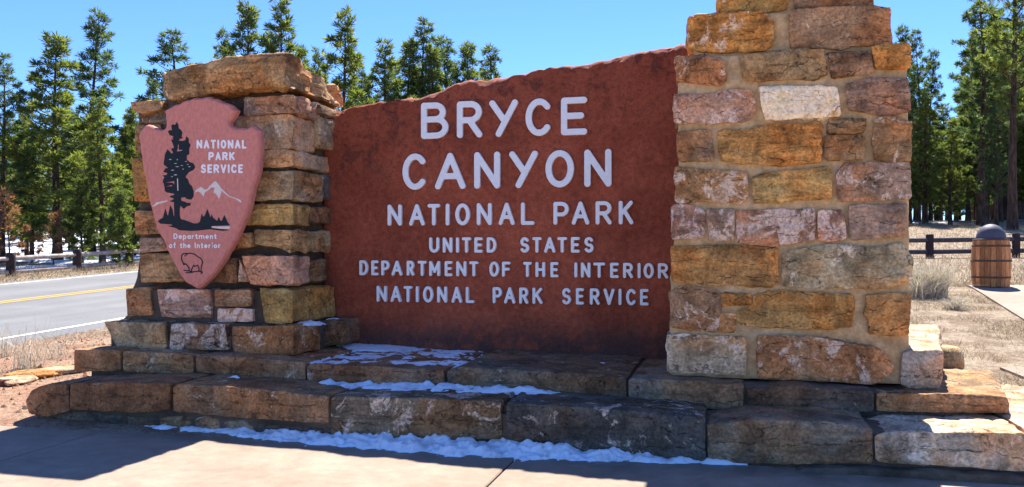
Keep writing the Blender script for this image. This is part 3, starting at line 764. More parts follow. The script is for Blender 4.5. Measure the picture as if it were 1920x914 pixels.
GL = {
 'B': [[(0, 0), (0, 1), (.5, 1)] + arc(.52, .77, .36, .23, 90, -90) + [(0, .54)], [(.5, .54)] + arc(.56, .27, .44, .27, 90, -90) + [(0, 0)]],
 'R': [[(0, 0), (0, 1), (.5, 1)] + arc(.55, .74, .43, .26, 90, -90) + [(0, .48)], [(.48, .48), (1, 0)]],
 'P': [[(0, 0), (0, 1), (.5, 1)] + arc(.55, .72, .45, .28, 90, -90) + [(0, .44)]],
 'Y': [[(0, 1), (.52, .44)], [(1, 1), (.28, 0)]],
 'C': [arc(.54, .5, .54, .5, 42, 318, 26)],
 'E': [[(1, 1), (0, 1), (0, 0), (1, 0)], [(0, .51), (.85, .51)]],
 'F': [[(1, 1), (0, 1), (0, 0)], [(0, .51), (.85, .51)]],
 'A': [[(0, 0), (.5, 1), (1, 0)], [(.2, .33), (.8, .33)]],
 'N': [[(0, 0), (0, 1), (1, 0), (1, 1)]],
 'O': [arc(.5, .5, .5, .5, 0, 360, 30)],
 'T': [[(0, 1), (1, 1)], [(.5, 1), (.5, 0)]],
 'I': [[(.5, 0), (.5, 1)]],
 'L': [[(0, 1), (0, 0), (1, 0)]],
 'K': [[(0, 0), (0, 1)], [(.95, 1), (0, .40)], [(.34, .6), (1, 0)]],
 'U': [[(0, 1), (0, .36)] + arc(.5, .36, .5, .36, 180, 360) + [(1, 1)]],
 'D': [[(0, 0), (0, 1), (.38, 1)] + arc(.4, .5, .6, .5, 90, -90, 20) + [(0, 0)]],
 'S': [arc(.5, .75, .46, .25, 28, 270, 18) + arc(.5, .25, .5, .25, 90, -152, 18)],
 'M': [[(0, 0), (0, 1), (.5, .25), (1, 1), (1, 0)]],
 'H': [[(0, 0), (0, 1)], [(1, 0), (1, 1)], [(0, .5), (1, .5)]],
 'V': [[(0, 1), (.5, 0), (1, 1)]],
 # lower case: y runs over the letter's own height
 'e': [[(0, .5), (1, .5)] + arc(.5, .5, .5, .5, 0, 312, 20)],
 'o': [arc(.5, .5, .5, .5, 0, 360, 24)],
 'a': [arc(.5, .5, .5, .5, 0, 360, 24), [(1, 1), (1, 0)]],
 'p': [arc(.5, .66, .5, .34, 0, 360, 24), [(0, 1), (0, 0)]],
 'r': [[(0, 0), (0, 1)], arc(.7, .55, .7, .42, 180, 70, 8)],
 't': [[(.45, 1), (.45, .12), (.6, 0), (1, 0)], [(0, .7), (1, .7)]],
 'm': [[(0, 0), (0, 1)], arc(.25, .6, .25, .38, 180, 0, 10) + [(.5, 0)], arc(.75, .6, .25, .38, 180, 0, 10) + [(1, 0)]],
 'n': [[(0, 0), (0, 1)], arc(.5, .55, .5, .43, 180, 0, 12) + [(1, 0)]],
 'h': [[(0, 0), (0, 1)], arc(.5, .38, .5, .28, 180, 0, 12) + [(1, 0)]],
 'f': [[(.4, 0), (.4, .8)] + arc(.75, .8, .35, .2, 180, 80, 6), [(0, .66), (.9, .66)]],
 'i': [[(.5, 0), (.5, .68)], [(.5, .95), (.5, .96)]],
}
def letter(ch, x0, x1, z0, z1, t, Y, th, mat, parent, res=40, name='letter', bev=.003):
    w_, h_ = x1 - x0 - t, z1 - z0 - t
    if w_ < 1e-4: w_ = 1e-4
    strokes = [[(t / 2 + a * w_, t / 2 + b * h_) for a, b in s] for s in GL[ch]]
    hN = (z1 - z0) / res; m = 3 * hN
    gx = np.arange(-m, x1 - x0 + m + hN, hN); gy = np.arange(-m, z1 - z0 + m + hN, hN)
    Xg, Yg = np.meshgrid(gx, gy)
    D = seg_dist(Xg, Yg, strokes) - t / 2
    D[D == 0] = 1e-9
    o = plate(name, contours(D, gx, gy), (x0, z0), Y, th, mat, parent, bev)
    return o
def slab_line(zm, items, ya0, ya1, yb0, yb1, xa, xb, t):
    for ch, l, r_ in items:
        k = ((l + r_) / 2 - xa) / (xb - xa)
        top = ya0 + (ya1 - ya0) * k; bot = yb0 + (yb1 - yb0) * k
        if ch == 'I': m = (l + r_) / 2; l, r_ = m - t / 2 * 1.0, m + t / 2
        a = P(zm[1] + l / zm[0], zm[2] + bot / zm[0], YS); b2 = P(zm[1] + r_ / zm[0], zm[2] + top / zm[0], YS)
        tt = t / zm[0] / F * 8.6
        o = letter(ch, a[0], b2[0], a[2], b2[2], tt, YS - .040, .052, M['white'], so)
slab_line(ZT, [('B', 515, 652), ('R', 695, 822), ('Y', 858, 1002), ('C', 1040, 1170), ('E', 1218, 1350)], 358, 327, 545, 523, 515, 1350, 32)
slab_line(ZT, [('C', 422, 542), ('A', 585, 738), ('N', 782, 912), ('Y', 958, 1102), ('O', 1140, 1283), ('N', 1335, 1472)], 615, 590, 800, 783, 422, 1472, 32)
slab_line(ZU, [('N', 347, 418), ('A', 455, 533), ('T', 548, 610), ('I', 638, 658), ('O', 687, 760), ('N', 795, 870), ('A', 905, 985), ('L', 1017, 1085), ('P', 1180, 1257), ('A', 1272, 1360), ('R', 1392, 1473), ('K', 1508, 1582)], 65, 45, 172, 165, 347, 1582, 20)
slab_line(ZU, [('U', 556, 606), ('N', 624, 672), ('I', 690, 706), ('T', 720, 766), ('E', 783, 824), ('D', 845, 893), ('S', 1013, 1058), ('T', 1074, 1120), ('A', 1133, 1190), ('T', 1200, 1248), ('E', 1268, 1312), ('S', 1335, 1382)], 230, 228, 307, 307, 556, 1382, 15.5)
slab_line(ZU, [('D', 205, 248), ('E', 265, 300), ('P', 315, 355), ('A', 367, 420), ('R', 443, 480), ('T', 498, 542), ('M', 556, 610), ('E', 634, 672), ('N', 692, 742), ('T', 757, 803), ('O', 858, 906), ('F', 922, 964), ('T', 1028, 1070), ('H', 1090, 1138), ('E', 1165, 1205), ('I', 1285, 1300), ('N', 1318, 1366), ('T', 1380, 1440), ('E', 1465, 1508), ('R', 1530, 1580), ('I', 1603, 1618), ('O', 1633, 1685), ('R', 1705, 1757)], 345, 360, 420, 437, 205, 1757, 14.5)
slab_line(ZU, [('N', 292, 342), ('A', 362, 415), ('T', 428, 470), ('I', 489, 502), ('O', 525, 575), ('N', 596, 645), ('A', 668, 720), ('L', 740, 782), ('P', 875, 920), ('A', 932, 988), ('R', 1008, 1053), ('K', 1075, 1125), ('S', 1223, 1268), ('E', 1293, 1333), ('R', 1363, 1412), ('V', 1432, 1487), ('I', 1507, 1522), ('C', 1545, 1595), ('E', 1615, 1658)], 473, 490, 553, 572, 292, 1658, 14.5)

# arrowhead board ----------------------------------------------------
YA = .90
ah = thing('arrowhead_sign', 'pink arrowhead board with black tree emblem fixed to the shorter pillar', 'sign', P(370, 542, YA + .05))
def pl(zm, pts, Y=YA): return poly(zm, pts, Y)
AO = [(307, 207), (316, 201), (326, 196), (335, 194), (344, 188), (352, 187), (359, 183), (375, 184), (390, 181), (398, 185), (405, 185), (418, 192), (424, 193), (431, 196), (435, 201), (442, 207), (437, 217), (428, 230), (431, 235.5), (440, 239), (449, 240), (456, 238.5), (462, 240), (473, 234), (480, 239), (487, 244), (486, 258), (488, 274), (485, 296), (484, 317.5), (479, 335), (473, 352), (471.5, 362), (467, 385), (459.5, 407), (452, 424), (442.6, 446), (433, 462), (423, 482), (412, 498), (399, 516), (385, 531), (370, 542.7), (358, 537), (346, 530), (339, 521), (332, 508.5), (325, 496), (314, 475), (305, 453), (293, 431.5), (287, 410), (279, 381), (274, 352), (266, 313), (263, 291), (261, 272), (258, 254), (263, 243), (270, 236), (276, 233), (287, 238), (300, 243), (308, 241), (310, 230), (308, 218)]
out = pl(ZO, AO)
if area(out) < 0: out.reverse()
out = resample(out, 240); nr = normals(out)
out = [(a[0] + n[0] * .006 * fb(a[0], a[1], 3, 14, 3), a[1] + n[1] * .006 * fb(a[0], a[1], 3, 14, 3)) for a, n in zip(out, nr)]
# carved rim: front face inset, scalloped bevel, thick edge
N = len(out); nr = normals(out); V = []
for ins, dy in ((0, .085), (0, .034), (.006, .018), (.018, .004), (.024, 0)):
    for i, (a, n) in enumerate(zip(out, nr)):
        k = ins * (1 + .35 * fb(a[0], a[1], 8, 18, 2)) if ins else 0
        V.append((a[0] - n[0] * k, YA + dy, a[1] - n[1] * k))
f = [(k * N + i, k * N + (i + 1) % N, (k + 1) * N + (i + 1) % N, (k + 1) * N + i) for k in range(4) for i in range(N)]
for t in tessellate_polygon([[Vector((v[0], v[2], 0)) for v in V[4 * N:]]]):
    a, b, c = (4 * N + i for i in t); va, vb, vc = V[a], V[b], V[c]
    s = (vb[0] - va[0]) * (vc[2] - va[2]) - (vb[2] - va[2]) * (vc[0] - va[0])
    f.append((a, b, c) if s > 0 else (a, c, b))
board = mesh_obj('board', V, f, M['board'], ah)
TREE = [(465, 315), (478, 345), (480, 370), (500, 385), (512, 405), (505, 440), (515, 455), (490, 462), (478, 475), (515, 480), (540, 470), (545, 440), (565, 455), (567, 490), (583, 515), (570, 545), (572, 590), (550, 605), (550, 640), (575, 660), (605, 670), (622, 700), (610, 725), (570, 745), (545, 775), (540, 790), (560, 810), (570, 840), (590, 865), (600, 895)]
cv = lambda pts: [((250 + x / 4.154 - 230) * 4.571, (340 + y / 4.154 - 160) * 4.571) for x, y in pts]
TREE += cv([(455, 35), (470, 80), (470, 120), (450, 145), (420, 140), (400, 125), (370, 130), (375, 155), (400, 160), (420, 170), (445, 170), (445, 190), (420, 195), (395, 215), (385, 210), (370, 190), (362, 210), (362, 270), (370, 295), (420, 310), (470, 330), (500, 330), (520, 315), (528, 280), (533, 255), (545, 280), (560, 265), (577, 218), (595, 265), (600, 285), (610, 262), (622, 285), (640, 300), (655, 310), (665, 280), (677, 305), (690, 310), (710, 265), (735, 320), (753, 345), (610, 350), (605, 365), (748, 380), (700, 388), (600, 375), (510, 385), (450, 388), (360, 383), (330, 365), (268, 350), (305, 345), (300, 338), (212, 332), (193, 315), (205, 300), (232, 285), (250, 215), (265, 265), (272, 268), (288, 190), (305, 220), (316, 285), (320, 270), (318, 200), (318, 165), (280, 158), (310, 145), (318, 135), (285, 125), (290, 115), (318, 110), (320, 98), (260, 88), (245, 75), (250, 50), (270, 42), (310, 40), (312, 15), (237, 10)])
TREE += [(365, 905), (362, 890), (375, 870), (420, 855), (445, 850), (445, 822), (430, 825), (345, 838), (348, 810), (360, 790), (342, 775), (378, 770), (385, 755), (350, 745), (365, 715), (390, 710), (352, 680), (360, 620), (365, 590), (385, 550), (420, 590), (432, 580), (430, 570), (415, 545), (440, 540), (438, 520), (415, 465), (435, 470), (430, 450), (440, 440), (405, 430), (388, 395), (410, 385), (425, 390), (418, 345), (435, 335), (450, 345)]
def emblem(name, loops, mat, lift=.004, th=.006): return plate(name, loops, (0, 0), YA - lift, th, M[mat], board, .0006)
emblem('tree_emblem', [pl(ZA, TREE)], 'black')
for x, y, l, s in ((410, 638, 26, 4), (470, 640, 10, 6), (455, 672, 30, 3), (510, 690, 24, 3), (545, 655, 22, 3), (470, 700, 34, 3), (430, 730, 30, 4), (520, 720, 20, 3), (455, 770, 34, 4), (575, 700, 24, 3), (500, 560, 30, 3), (560, 680, 18, 3), (425, 785, 20, 3)):
    emblem('bark_mark', [pl(ZA, [(x - l / 2, y), (x, y - s), (x + l / 2, y - s * .6), (x + l * .1, y + s)])], 'cream', .006, .003)
emblem('bark_mark', [pl(ZA, [(478, 510), (484, 512), (482, 545), (494, 568), (468, 568), (476, 545)])], 'board', .006, .003)
emblem('bark_mark', [pl(ZA, [(469, 800), (476, 800), (480, 905), (472, 905)])], 'cream', .006, .003)
emblem('mountain_emblem', [pl(ZB, [(480, 90), (490, 70), (525, 45), (545, 55), (550, 65), (575, 65), (590, 45), (635, 0), (650, 5), (690, 60), (750, 115), (835, 145), (845, 165), (835, 168), (800, 140), (740, 118), (685, 75), (685, 90), (670, 138), (640, 95), (625, 90), (635, 50), (610, 50), (580, 75), (560, 85), (548, 120), (525, 90), (500, 80)])], 'cream')
emblem('mountain_emblem', [pl(ZB, [(150, 195), (185, 165), (270, 148), (265, 158), (200, 178), (155, 200)])], 'cream')
emblem('meadow_emblem', [pl(ZB, [(612, 353), (756, 352), (750, 372), (680, 372), (615, 362)])], 'cream', .0045)
bis = [[(398, 640), (392, 652), (386, 630), (376, 608), (376, 580), (388, 566), (418, 563), (440, 562), (475, 568), (505, 590), (530, 605), (540, 632), (532, 660), (526, 705)], [(392, 652), (412, 645), (436, 678), (434, 698), (445, 704)], [(412, 575), (424, 566), (408, 562)], [(402, 580), (404, 584)], [(450, 700), (462, 672), (470, 655), (480, 664), (502, 655), (512, 675), (512, 704)], [(395, 694), (430, 700), (470, 708), (440, 714), (412, 712)], [(470, 706), (505, 702), (540, 708), (528, 720)]]
bw = [[(a, b) for a, b in pl(ZB, s)] for s in bis]
bx0 = min(a for s in bw for a, b in s); bz0 = min(b for s in bw for a, b in s); bx1 = max(a for s in bw for a, b in s); bz1 = max(b for s in bw for a, b in s)
hN = .0022; gx = np.arange(bx0 - .02, bx1 + .02, hN); gz = np.arange(bz0 - .02, bz1 + .02, hN); Xg, Zg = np.meshgrid(gx, gz)
Dg = seg_dist(Xg, Zg, bw) - .0052
cl = contours(Dg, gx, gz)
if cl: 
    sg_ = 1 if area(max(cl, key=lambda l: abs(area(l)))) > 0 else -1
    outer = [l for l in cl if area(l) * sg_ > 0]; holes = [l for l in cl if area(l) * sg_ <= 0]
    for l in outer:
        xa_, xb_ = min(a for a, b in l), max(a for a, b in l); za_, zb_ = min(b for a, b in l), max(b for a, b in l)
        hs = [h for h in holes if xa_ < h[0][0] < xb_ and za_ < h[0][1] < zb_]
        emblem('bison_emblem', [l] + hs, 'black')
def text_line(zm, txt, xa, xb, ycap, ybase, t, name='letter'):
    W = {'I': .22, 'i': .2, 'r': .38, 't': .42, 'f': .42, 'm': .9, 'e': .54, 'o': .56, 'a': .54, 'p': .54, 'n': .5, 'h': .5, ' ': .34, 'L': .52, 'E': .55, 'S': .6, 'C': .66, 'M': .8, 'T': .6, 'D': .64}
    adv = [W.get(ch, .66) for ch in txt]; gap = .17
    tot = sum(adv) + gap * (len(txt) - 1); k = (xb - xa) / tot; x = xa; h = ybase - ycap
    for ch, a in zip(txt, adv):
        if ch != ' ':
            t0, b0 = ycap, ybase
            if ch in 'eoarmn': t0 = ycap + h * .32
            if ch == 'p': t0 = ycap + h * .32; b0 = ybase + h * .3
            if ch == 't': t0 = ycap + h * .1
            q0 = P(zm[1] + x / zm[0], zm[2] + b0 / zm[0], YA); q1 = P(zm[1] + (x + a * k) / zm[0], zm[2] + t0 / zm[0], YA)
            letter(ch, q0[0], q1[0], q0[2], q1[2], t / zm[0] / F * 8.5, YA - .005, .007, M['white'], board, 26, name, .0008)
        x += (a + gap) * k
text_line(ZA, 'NATIONAL', 635, 1062, 468, 545, 17)
text_line(ZA, 'PARK', 737, 962, 572, 645, 17)
text_line(ZA, 'SERVICE', 672, 1032, 678, 755, 17)
text_line(ZB, 'Department', 315, 650, 407, 450, 8)
text_line(ZB, 'of the Interior', 280, 680, 478, 522, 8)

# snow ---------------------------------------------------------------
def snow(name, label, x0, x1, y0, y1, base, hfun, step=.014):
    nx_, ny_ = int((x1 - x0) / step), int((y1 - y0) / step); V = []; H = []
    for j in range(ny_ + 1):
        for i in range(nx_ + 1):
            x = x0 + (x1 - x0) * i / nx_; y = y0 + (y1 - y0) * j / ny_
            h = hfun(x, y); H.append(h); b = base(x, y) if callable(base) else base
            V.append((x, y, b + max(h, -.012)))
    f = []
    for j in range(ny_):
        for i in range(nx_):
            a = j * (nx_ + 1) + i; c4 = (a, a + 1, a + nx_ + 2, a + nx_ + 1)
            if max(H[c] for c in c4) > 0: f.append(c4)
    used = sorted({c for q in f for c in q}); mp = {c: i for i, c in enumerate(used)}
    o = mesh_obj(name, [V[c] for c in used], [tuple(mp[c] for c in q) for q in f], M['snow'], smooth=True)
    return tag(o, label, 'snow', kind='stuff')
xp = lambda px, Y: P(px, 700, Y)[0]
bankT = [(xp(150, -.1), .0), (xp(200, -.1), .05), (xp(250, -.1), .03), (xp(300, -.1), .10), (xp(420, -.1), .09), (xp(455, -.1), .13), (xp(600, -.15), .20), (xp(760, -.15), .25), (xp(940, -.15), .26), (xp(1100, -.15), .18), (xp(1250, -.15), .10), (xp(1330, -.1), .06), (xp(1405, -.1), .0)]
def bank(x, y):
    wd = lerp_tab(bankT, x)
    if wd <= .001: return -.02
    e = wd * (1 + .3 * fb(x, 0, 1, 5, 3)); t = (-y) / max(e, .01)
    if t > 1.15: return -.02
    hh = (.012 + .25 * wd) * (1 + .9 * fb(x, y, 2, 5, 4))
    return hh * (math.sqrt(max(0, 1 - t * t)) if t > 0 else 1) + .024 * fb(x, y, 5, 20, 4) * min(1, wd * 6) - .004 - (.02 * max(0, fb(x, y, 8, 2.6, 3)) + .004) * min(1, max(0, t * 1.5))
snow('snow_bank', 'long bank of snow along the foot of the lowest step on the sidewalk', bankT[0][0], bankT[-1][0], -.48, .03, 0.0, bank, .013)
tr1 = lambda x, y: .335 + .005 * x if False else STEP1(x)
STEP1 = lambda x: lerp_tab([(P(330, 722, 0)[0], P(330, 722, 0)[2]), (P(620, 746, 0)[0], P(620, 746, 0)[2]), (P(960, 756, 0)[0], P(960, 756, 0)[2]), (P(1300, 784, 0)[0], P(1300, 784, 0)[2])], x) - .006
t1 = [(xp(430, .5), 0), (xp(570, .5), .05), (xp(610, .5), .16), (xp(700, .5), .24), (xp(800, .5), .27), (xp(900, .5), .24), (xp(1000, .5), .18), (xp(1066, .5), .0)]
def ledge(x, y):
    wd = lerp_tab(t1, x)
    if wd <= .001: return -.02
    t = (.6 - y) / (wd * (1 + .35 * fb(x, 0, 4, 7, 3)))
    if t > 1.1: return -.02
    return (.008 + .16 * wd) * (1 + .9 * fb(x, y, 6, 8, 4)) * math.sqrt(max(0, 1 - t * t)) - .004
snow('snow_drift', 'strip of snow lying on the lower tread against the upper step', t1[0][0], t1[-1][0], .18, .62, lambda x, y: STEP1(x), ledge)
STEP2 = lambda x: lerp_tab([(P(372, 669, .6)[0], P(372, 669, .6)[2]), (P(576, 687, .6)[0], P(576, 687, .6)[2]), (P(830, 697, .6)[0], P(830, 697, .6)[2]), (P(1172, 709, .6)[0], P(1172, 709, .6)[2])], x) - .006
def top_snow(x, y):
    u = (x - xp(555, 1.0)) / (xp(1040, 1.0) - xp(555, 1.0))
    edge = min(sst(-.02, .08, u), 1) * (1 - sst(.55, 1.0, u + .25 * (1.95 - y)))
    n = .6 * fb(x * .8, y * 1.5, 9, 3.2, 5) + .3 * fb(x * .8, y * 1.3, 3, 14, 3)
    back_ = sst(1.55, 1.9, y) * (1 - sst(.2, .45, u)) * .75
    m = edge * 1.0 + back_ * .9 - .46 + n * 1.5
    return min(.028, .05 * m) + (.045 * back_ if m > 0 else 0) + .006 * fb(x, y, 7, 22, 2)
snow('snow_patch', 'ragged thin snow patch on the upper tread before the red slab', xp(545, .8), xp(1130, 1.2), .66, 1.97, lambda x, y: STEP2(x), top_snow, .016)
for lbl, pxa, pxb, py, Y, w_ in (('small snow scrap on the ledge of the shorter pillar beside the slab', 556, 606, 606, 1.2, .3), ('small snow cap on the low stone between the shorter pillar and the slab', 608, 645, 600, 1.75, .12), ('tiny snow scraps on the lower tread under the shorter pillar', 305, 352, 711, .45, .06), ('tiny snow scrap on the lower tread right of the others', 425, 452, 709, .45, .05)):
    q0, q1 = P(pxa, py, Y), P(pxb, py, Y)
    snow('snow_patch', lbl, q0[0], q1[0], Y - w_ / 2, Y + w_ / 2, q0[2] - .008, lambda x, y, q0=q0, q1=q1, Y=Y, w_=w_: .03 * (1 - (2 * (x - q0[0]) / (q1[0] - q0[0]) - 1) ** 2 - (2 * (y - Y) / w_) ** 2 + .5 * fb(x, y, 4, 16, 3)), .01)

# fences ---------------------------------------------------------------
def cyl(name, a, b, ra, rb, mat, parent, n=12, wob=.0, cap=.02):
    a, b = Vector(a), Vector(b); d = (b - a).normalized(); s = d.orthogonal().normalized(); t = d.cross(s); V = []
    L = (b - a).length; m = 6
    rows = [(0, .82), (min(.3, cap / L), 1)] + [(k / m, 1) for k in range(1, m)] + [(1 - min(.3, cap / L), 1), (1, .82)]
    for q, sc in rows:
        c = a + (b - a) * q; rr = (ra + (rb - ra) * q) * sc
        for i in range(n):
            an = 2 * math.pi * i / n; k = rr * (1 + wob * fb(c.x + math.cos(an), c.y + math.sin(an), c.z, 1.7, 2))
            V.append(tuple(c + s * math.cos(an) * k + t * math.sin(an) * k))
    f = [tuple(range(n - 1, -1, -1)), tuple(range((len(rows) - 1) * n, len(rows) * n))]
    for k in range(len(rows) - 1):
        for i in range(n): f.append((k * n + i, k * n + (i + 1) % n, (k + 1) * n + (i + 1) % n, (k + 1) * n + i))
    return mesh_obj(name, V, f, mat, parent, smooth=True)
XFEN = -21.5
def on_x(px, X):
    a = (px - CX) / F; d = X / (a * cs - sn); return CAM.y + d * (a * sn + cs)
y1_, y2_, y3_ = on_x(243, XFEN), on_x(145, XFEN), on_x(20, XFEN)
ys_ = [y3_ - 5.4, y3_ - 2.7, y3_, y2_, y1_, y1_ + 2.7, y1_ + 5.4, y1_ + 8.1]
fl_ = thing('log_fence', 'low fence of pale grey log rails and dark posts across the road', 'fence', (XFEN, y2_, terr(XFEN, y2_)))
for y in ys_:
    z = terr(XFEN, y); cyl('post', (XFEN, y, z - .2), (XFEN, y, z + .74), .145, .135, M['post'], fl_, wob=.1)
for a_, b_ in zip(ys_, ys_[1:]):
    for hz in (.56, .15):
        cyl('rail', (XFEN, a_ + .1, terr(XFEN, a_) + hz), (XFEN, b_ - .1, terr(XFEN, b_) + hz - .01), .075, .06, M['log'], fl_, wob=.12)
fr_ = thing('log_fence', 'low dark log fence behind the barrel bin', 'fence', PD(1743, 487, 31))
pts_ = []
for px in (1420, 1581, 1743, 1905, 2067, 2229):
    q = PD(px, 487, 31); pts_.append((q[0], q[1], terr(q[0], q[1])))
for q in pts_: cyl('post', (q[0], q[1], q[2] - .3), (q[0], q[1], q[2] + .88), .14, .13, M['post'], fr_, wob=.1)
for a_, b_ in zip(pts_, pts_[1:]):
    for hz in (.66, .24): cyl('rail', (a_[0], a_[1], a_[2] + hz), (b_[0], b_[1], b_[2] + hz), .09, .085, M['rail_dark'], fr_, wob=.1)

# barrel litter bin -------------------------------------------------------
q = PD(1858, 540, 17.3); BX, BY = q[0], q[1]; BZ = terr(BX, BY) + .035
bb = thing('litter_bin', 'wooden barrel litter bin with dark domed lid standing on the concrete path', 'litter bin', (BX, BY, BZ))
NS = 22; prof = [(0, .325), (.18, .345), (.45, .358), (.72, .345), (.93, .325)]
V = []; half = math.pi / NS * .965
for z, r_ in prof:
    for an, rr in ((-half, r_), (-half * .8, r_ + .008), (half * .8, r_ + .008), (half, r_), (half, r_ - .03), (-half, r_ - .03)):
        V.append((rr * math.cos(an), rr * math.sin(an), z))
f = [(k * 6 + i, k * 6 + (i + 1) % 6, (k + 1) * 6 + (i + 1) % 6, (k + 1) * 6 + i) for k in range(len(prof) - 1) for i in range(6)]
f += [(5, 4, 3, 2, 1, 0), tuple((len(prof) - 1) * 6 + i for i in range(6))]
s0 = mesh_obj('stave', V, f, M['stave'], None); s0.parent = bb; smesh = s0.data
for k in range(1, NS):
    o = bpy.data.objects.new('stave', smesh); COL.objects.link(o); o.parent = bb; o.rotation_euler = (0, 0, 2 * math.pi * k / NS)
def lathe(name, pr, mat, parent, n=40):
    V = [(r_ * math.cos(2 * math.pi * i / n), r_ * math.sin(2 * math.pi * i / n), z) for r_, z in pr for i in range(n)]
    f = [(k * n + i, k * n + (i + 1) % n, (k + 1) * n + (i + 1) % n, (k + 1) * n + i) for k in range(len(pr) - 1) for i in range(n)]
    f += [tuple(range(n - 1, -1, -1)), tuple(range((len(pr) - 1) * n, len(pr) * n))]
    o = mesh_obj(name, V, f, mat, None, smooth=True); o.parent = parent; return o
for z, r_ in ((.17, .356), (.50, .369), (.80, .352)):
    lathe('hoop', [(r_ - .012, z), (r_ + .004, z), (r_ + .004, z + .035), (r_ - .012, z + .035)], M['hoop'], bb)
lathe('rim', [(.29, .90), (.335, .93), (.335, .955), (.30, .96)], M['hoop'], bb)
lathe('dome_lid', [(.27, .95)] + [(.275 * math.cos(R(a)), .96 + .30 * math.sin(R(a))) for a in range(0, 90, 8)] + [(.004, 1.26)], M['dome'], bb)

# trees ------------------------------------------------------------------
def pine_mesh(seed, H, rad, cb, nl, needle, tufts=1.0, taper=.8, r0=.17):
    """one pine: trunk mesh, branches mesh, needle mesh"""
    rg = random.Random(seed); npr = np.random.RandomState(seed)
    def axis_pt(z): return Vector((.10 * math.sin(z * .35 + seed) * z / H * 2, .10 * math.cos(z * .31 + seed * 2) * z / H * 2, z))
    TV, TF = [], []; BV, BF = [], []
    def tube(V, Fc, pts, rs, n):
        k0 = len(V)
        for i, (p, r_) in enumerate(zip(pts, rs)):
            d = (pts[min(i + 1, len(pts) - 1)] - pts[max(i - 1, 0)]).normalized(); s = d.orthogonal().normalized(); t = d.cross(s)
            for k in range(n): V.append(tuple(p + (s * math.cos(2 * math.pi * k / n) + t * math.sin(2 * math.pi * k / n)) * r_))
        for i in range(len(pts) - 1):
            for k in range(n): Fc.append((k0 + i * n + k, k0 + i * n + (k + 1) % n, k0 + (i + 1) * n + (k + 1) % n, k0 + (i + 1) * n + k))
    zz = [H * k / 14 for k in range(15)]
    tube(TV, TF, [axis_pt(z) for z in [-.4] + zz], [r0 * 1.3] + [r0 * (1 - .95 * (z / H) ** .9) * (1.18 if z < .1 else 1) for z in zz], 9)
    C, Dr, Sz = [], [], []
    def tuft(p, d, s): C.append(tuple(p)); Dr.append(tuple(d)); Sz.append(s)
    for i in range(nl):
        t = ((i + rg.random()) / nl) ** .92; z = cb + (H - cb) * t * .985
        prof = ((1 - t) ** taper) * (.55 + .45 * min(1, t * 5))
        L = max(.25, rad * prof * rg.choice((rg.uniform(.35, .8), rg.uniform(.8, 1.25)))); an = i * 2.4 + rg.uniform(-.5, .5)
        slope = -.05 + .75 * t + rg.uniform(-.28, .28)
        h = Vector((math.cos(an), math.sin(an), 0)); p0 = axis_pt(z); pts = [p0]
        for k in range(1, 6):
            s = k / 5; pts.append(p0 + h * L * s + Vector((0, 0, L * (slope * s + .28 * s * s))) + Vector((rg.uniform(-1, 1), rg.uniform(-1, 1), rg.uniform(-1, 1))) * .05 * L)
        rb = .012 + .018 * L
        tube(BV, BF, pts, [rb * (1 - .8 * k / 5) for k in range(6)], 4)
        nt_ = max(3, int(L * 14 * tufts)); ncl = max(2, int(L * 2.6)); cls = [rg.uniform(.3, 1) for _ in range(ncl)] + [.97]
        for k in range(nt_):
            s = min(.999, max(.2, rg.choice(cls) + rg.gauss(0, .035))); a_ = min(4, int(s * 5)); b_ = s * 5 - a_
            p = pts[a_].lerp(pts[a_ + 1], min(1, b_)); dr = (pts[a_ + 1] - pts[a_]).normalized()
            side = dr.cross(Vector((0, 0, 1))) * rg.choice((-1, 1)); sl_ = L * .42 * (1.15 - s) * rg.uniform(.3, 1.2)
            q = p + (side * .9 + dr * .55 + Vector((0, 0, .25))).normalized() * sl_
            if sl_ > .25: tube(BV, BF, [p, q], [.010, .004], 3)
            m = max(1, int(sl_ / .22))
            p = p + Vector((rg.gauss(0, .06), rg.gauss(0, .06), rg.gauss(0, .05)))
            for jj in range(m):
                tuft(p.lerp(q, (jj + 1) / m), (q - p + Vector((0, 0, .12)) + dr * .1).normalized(), rg.uniform(.8, 1.25))
        tuft(pts[-1], (pts[-1] - pts[-2]).normalized(), 1.2)
    tuft(axis_pt(H), Vector((0, 0, 1)), 1.2)
    n = len(C); B = 15
    C = np.array(C); Dr = np.array(Dr); Sz = np.array(Sz)
    C = np.repeat(C, B, 0); D0 = np.repeat(Dr, B, 0); S0 = np.repeat(Sz, B)
    rnd = npr.normal(size=(n * B, 3)); dirs = D0 * .6 + rnd * .66 + np.array((0, 0, .18)); dirs /= np.linalg.norm(dirs, axis=1)[:, None]
    wv = np.cross(dirs, npr.normal(size=(n * B, 3))); wv /= np.linalg.norm(wv, axis=1)[:, None]
    ln = (npr.uniform(.15, .29, n * B) * S0)[:, None]; wd = (npr.uniform(.015, .028, n * B))[:, None]
    st_ = C + dirs * ln * -.05 + rnd * .03
    tri = np.stack([st_ , st_ + dirs * ln * .55 + wv * wd, st_ + dirs * ln, st_ + dirs * ln * .55 - wv * wd], 1).reshape(-1, 3)
    ob = quads_np('crown', tri, n * B, needle)
    me = ob.data; at_ = me.attributes.new('tint', 'FLOAT', 'FACE')
    base_t = np.clip(npr.normal(.45, .28, n), 0, 1); at_.data.foreach_set('value', np.repeat(base_t, B).astype(np.float32))
    bpy.data.objects.remove(ob)
    tm = bpy.data.meshes.new('trunk'); tm.from_pydata(TV, [], TF); tm.materials.append(M['bark']); tm.polygons.foreach_set('use_smooth', [True] * len(TF))
    bm_ = bpy.data.meshes.new('branches'); bm_.from_pydata(BV, [], BF); bm_.materials.append(M['bark'])
    return dict(t=tm, b=bm_, c=me, H=H)
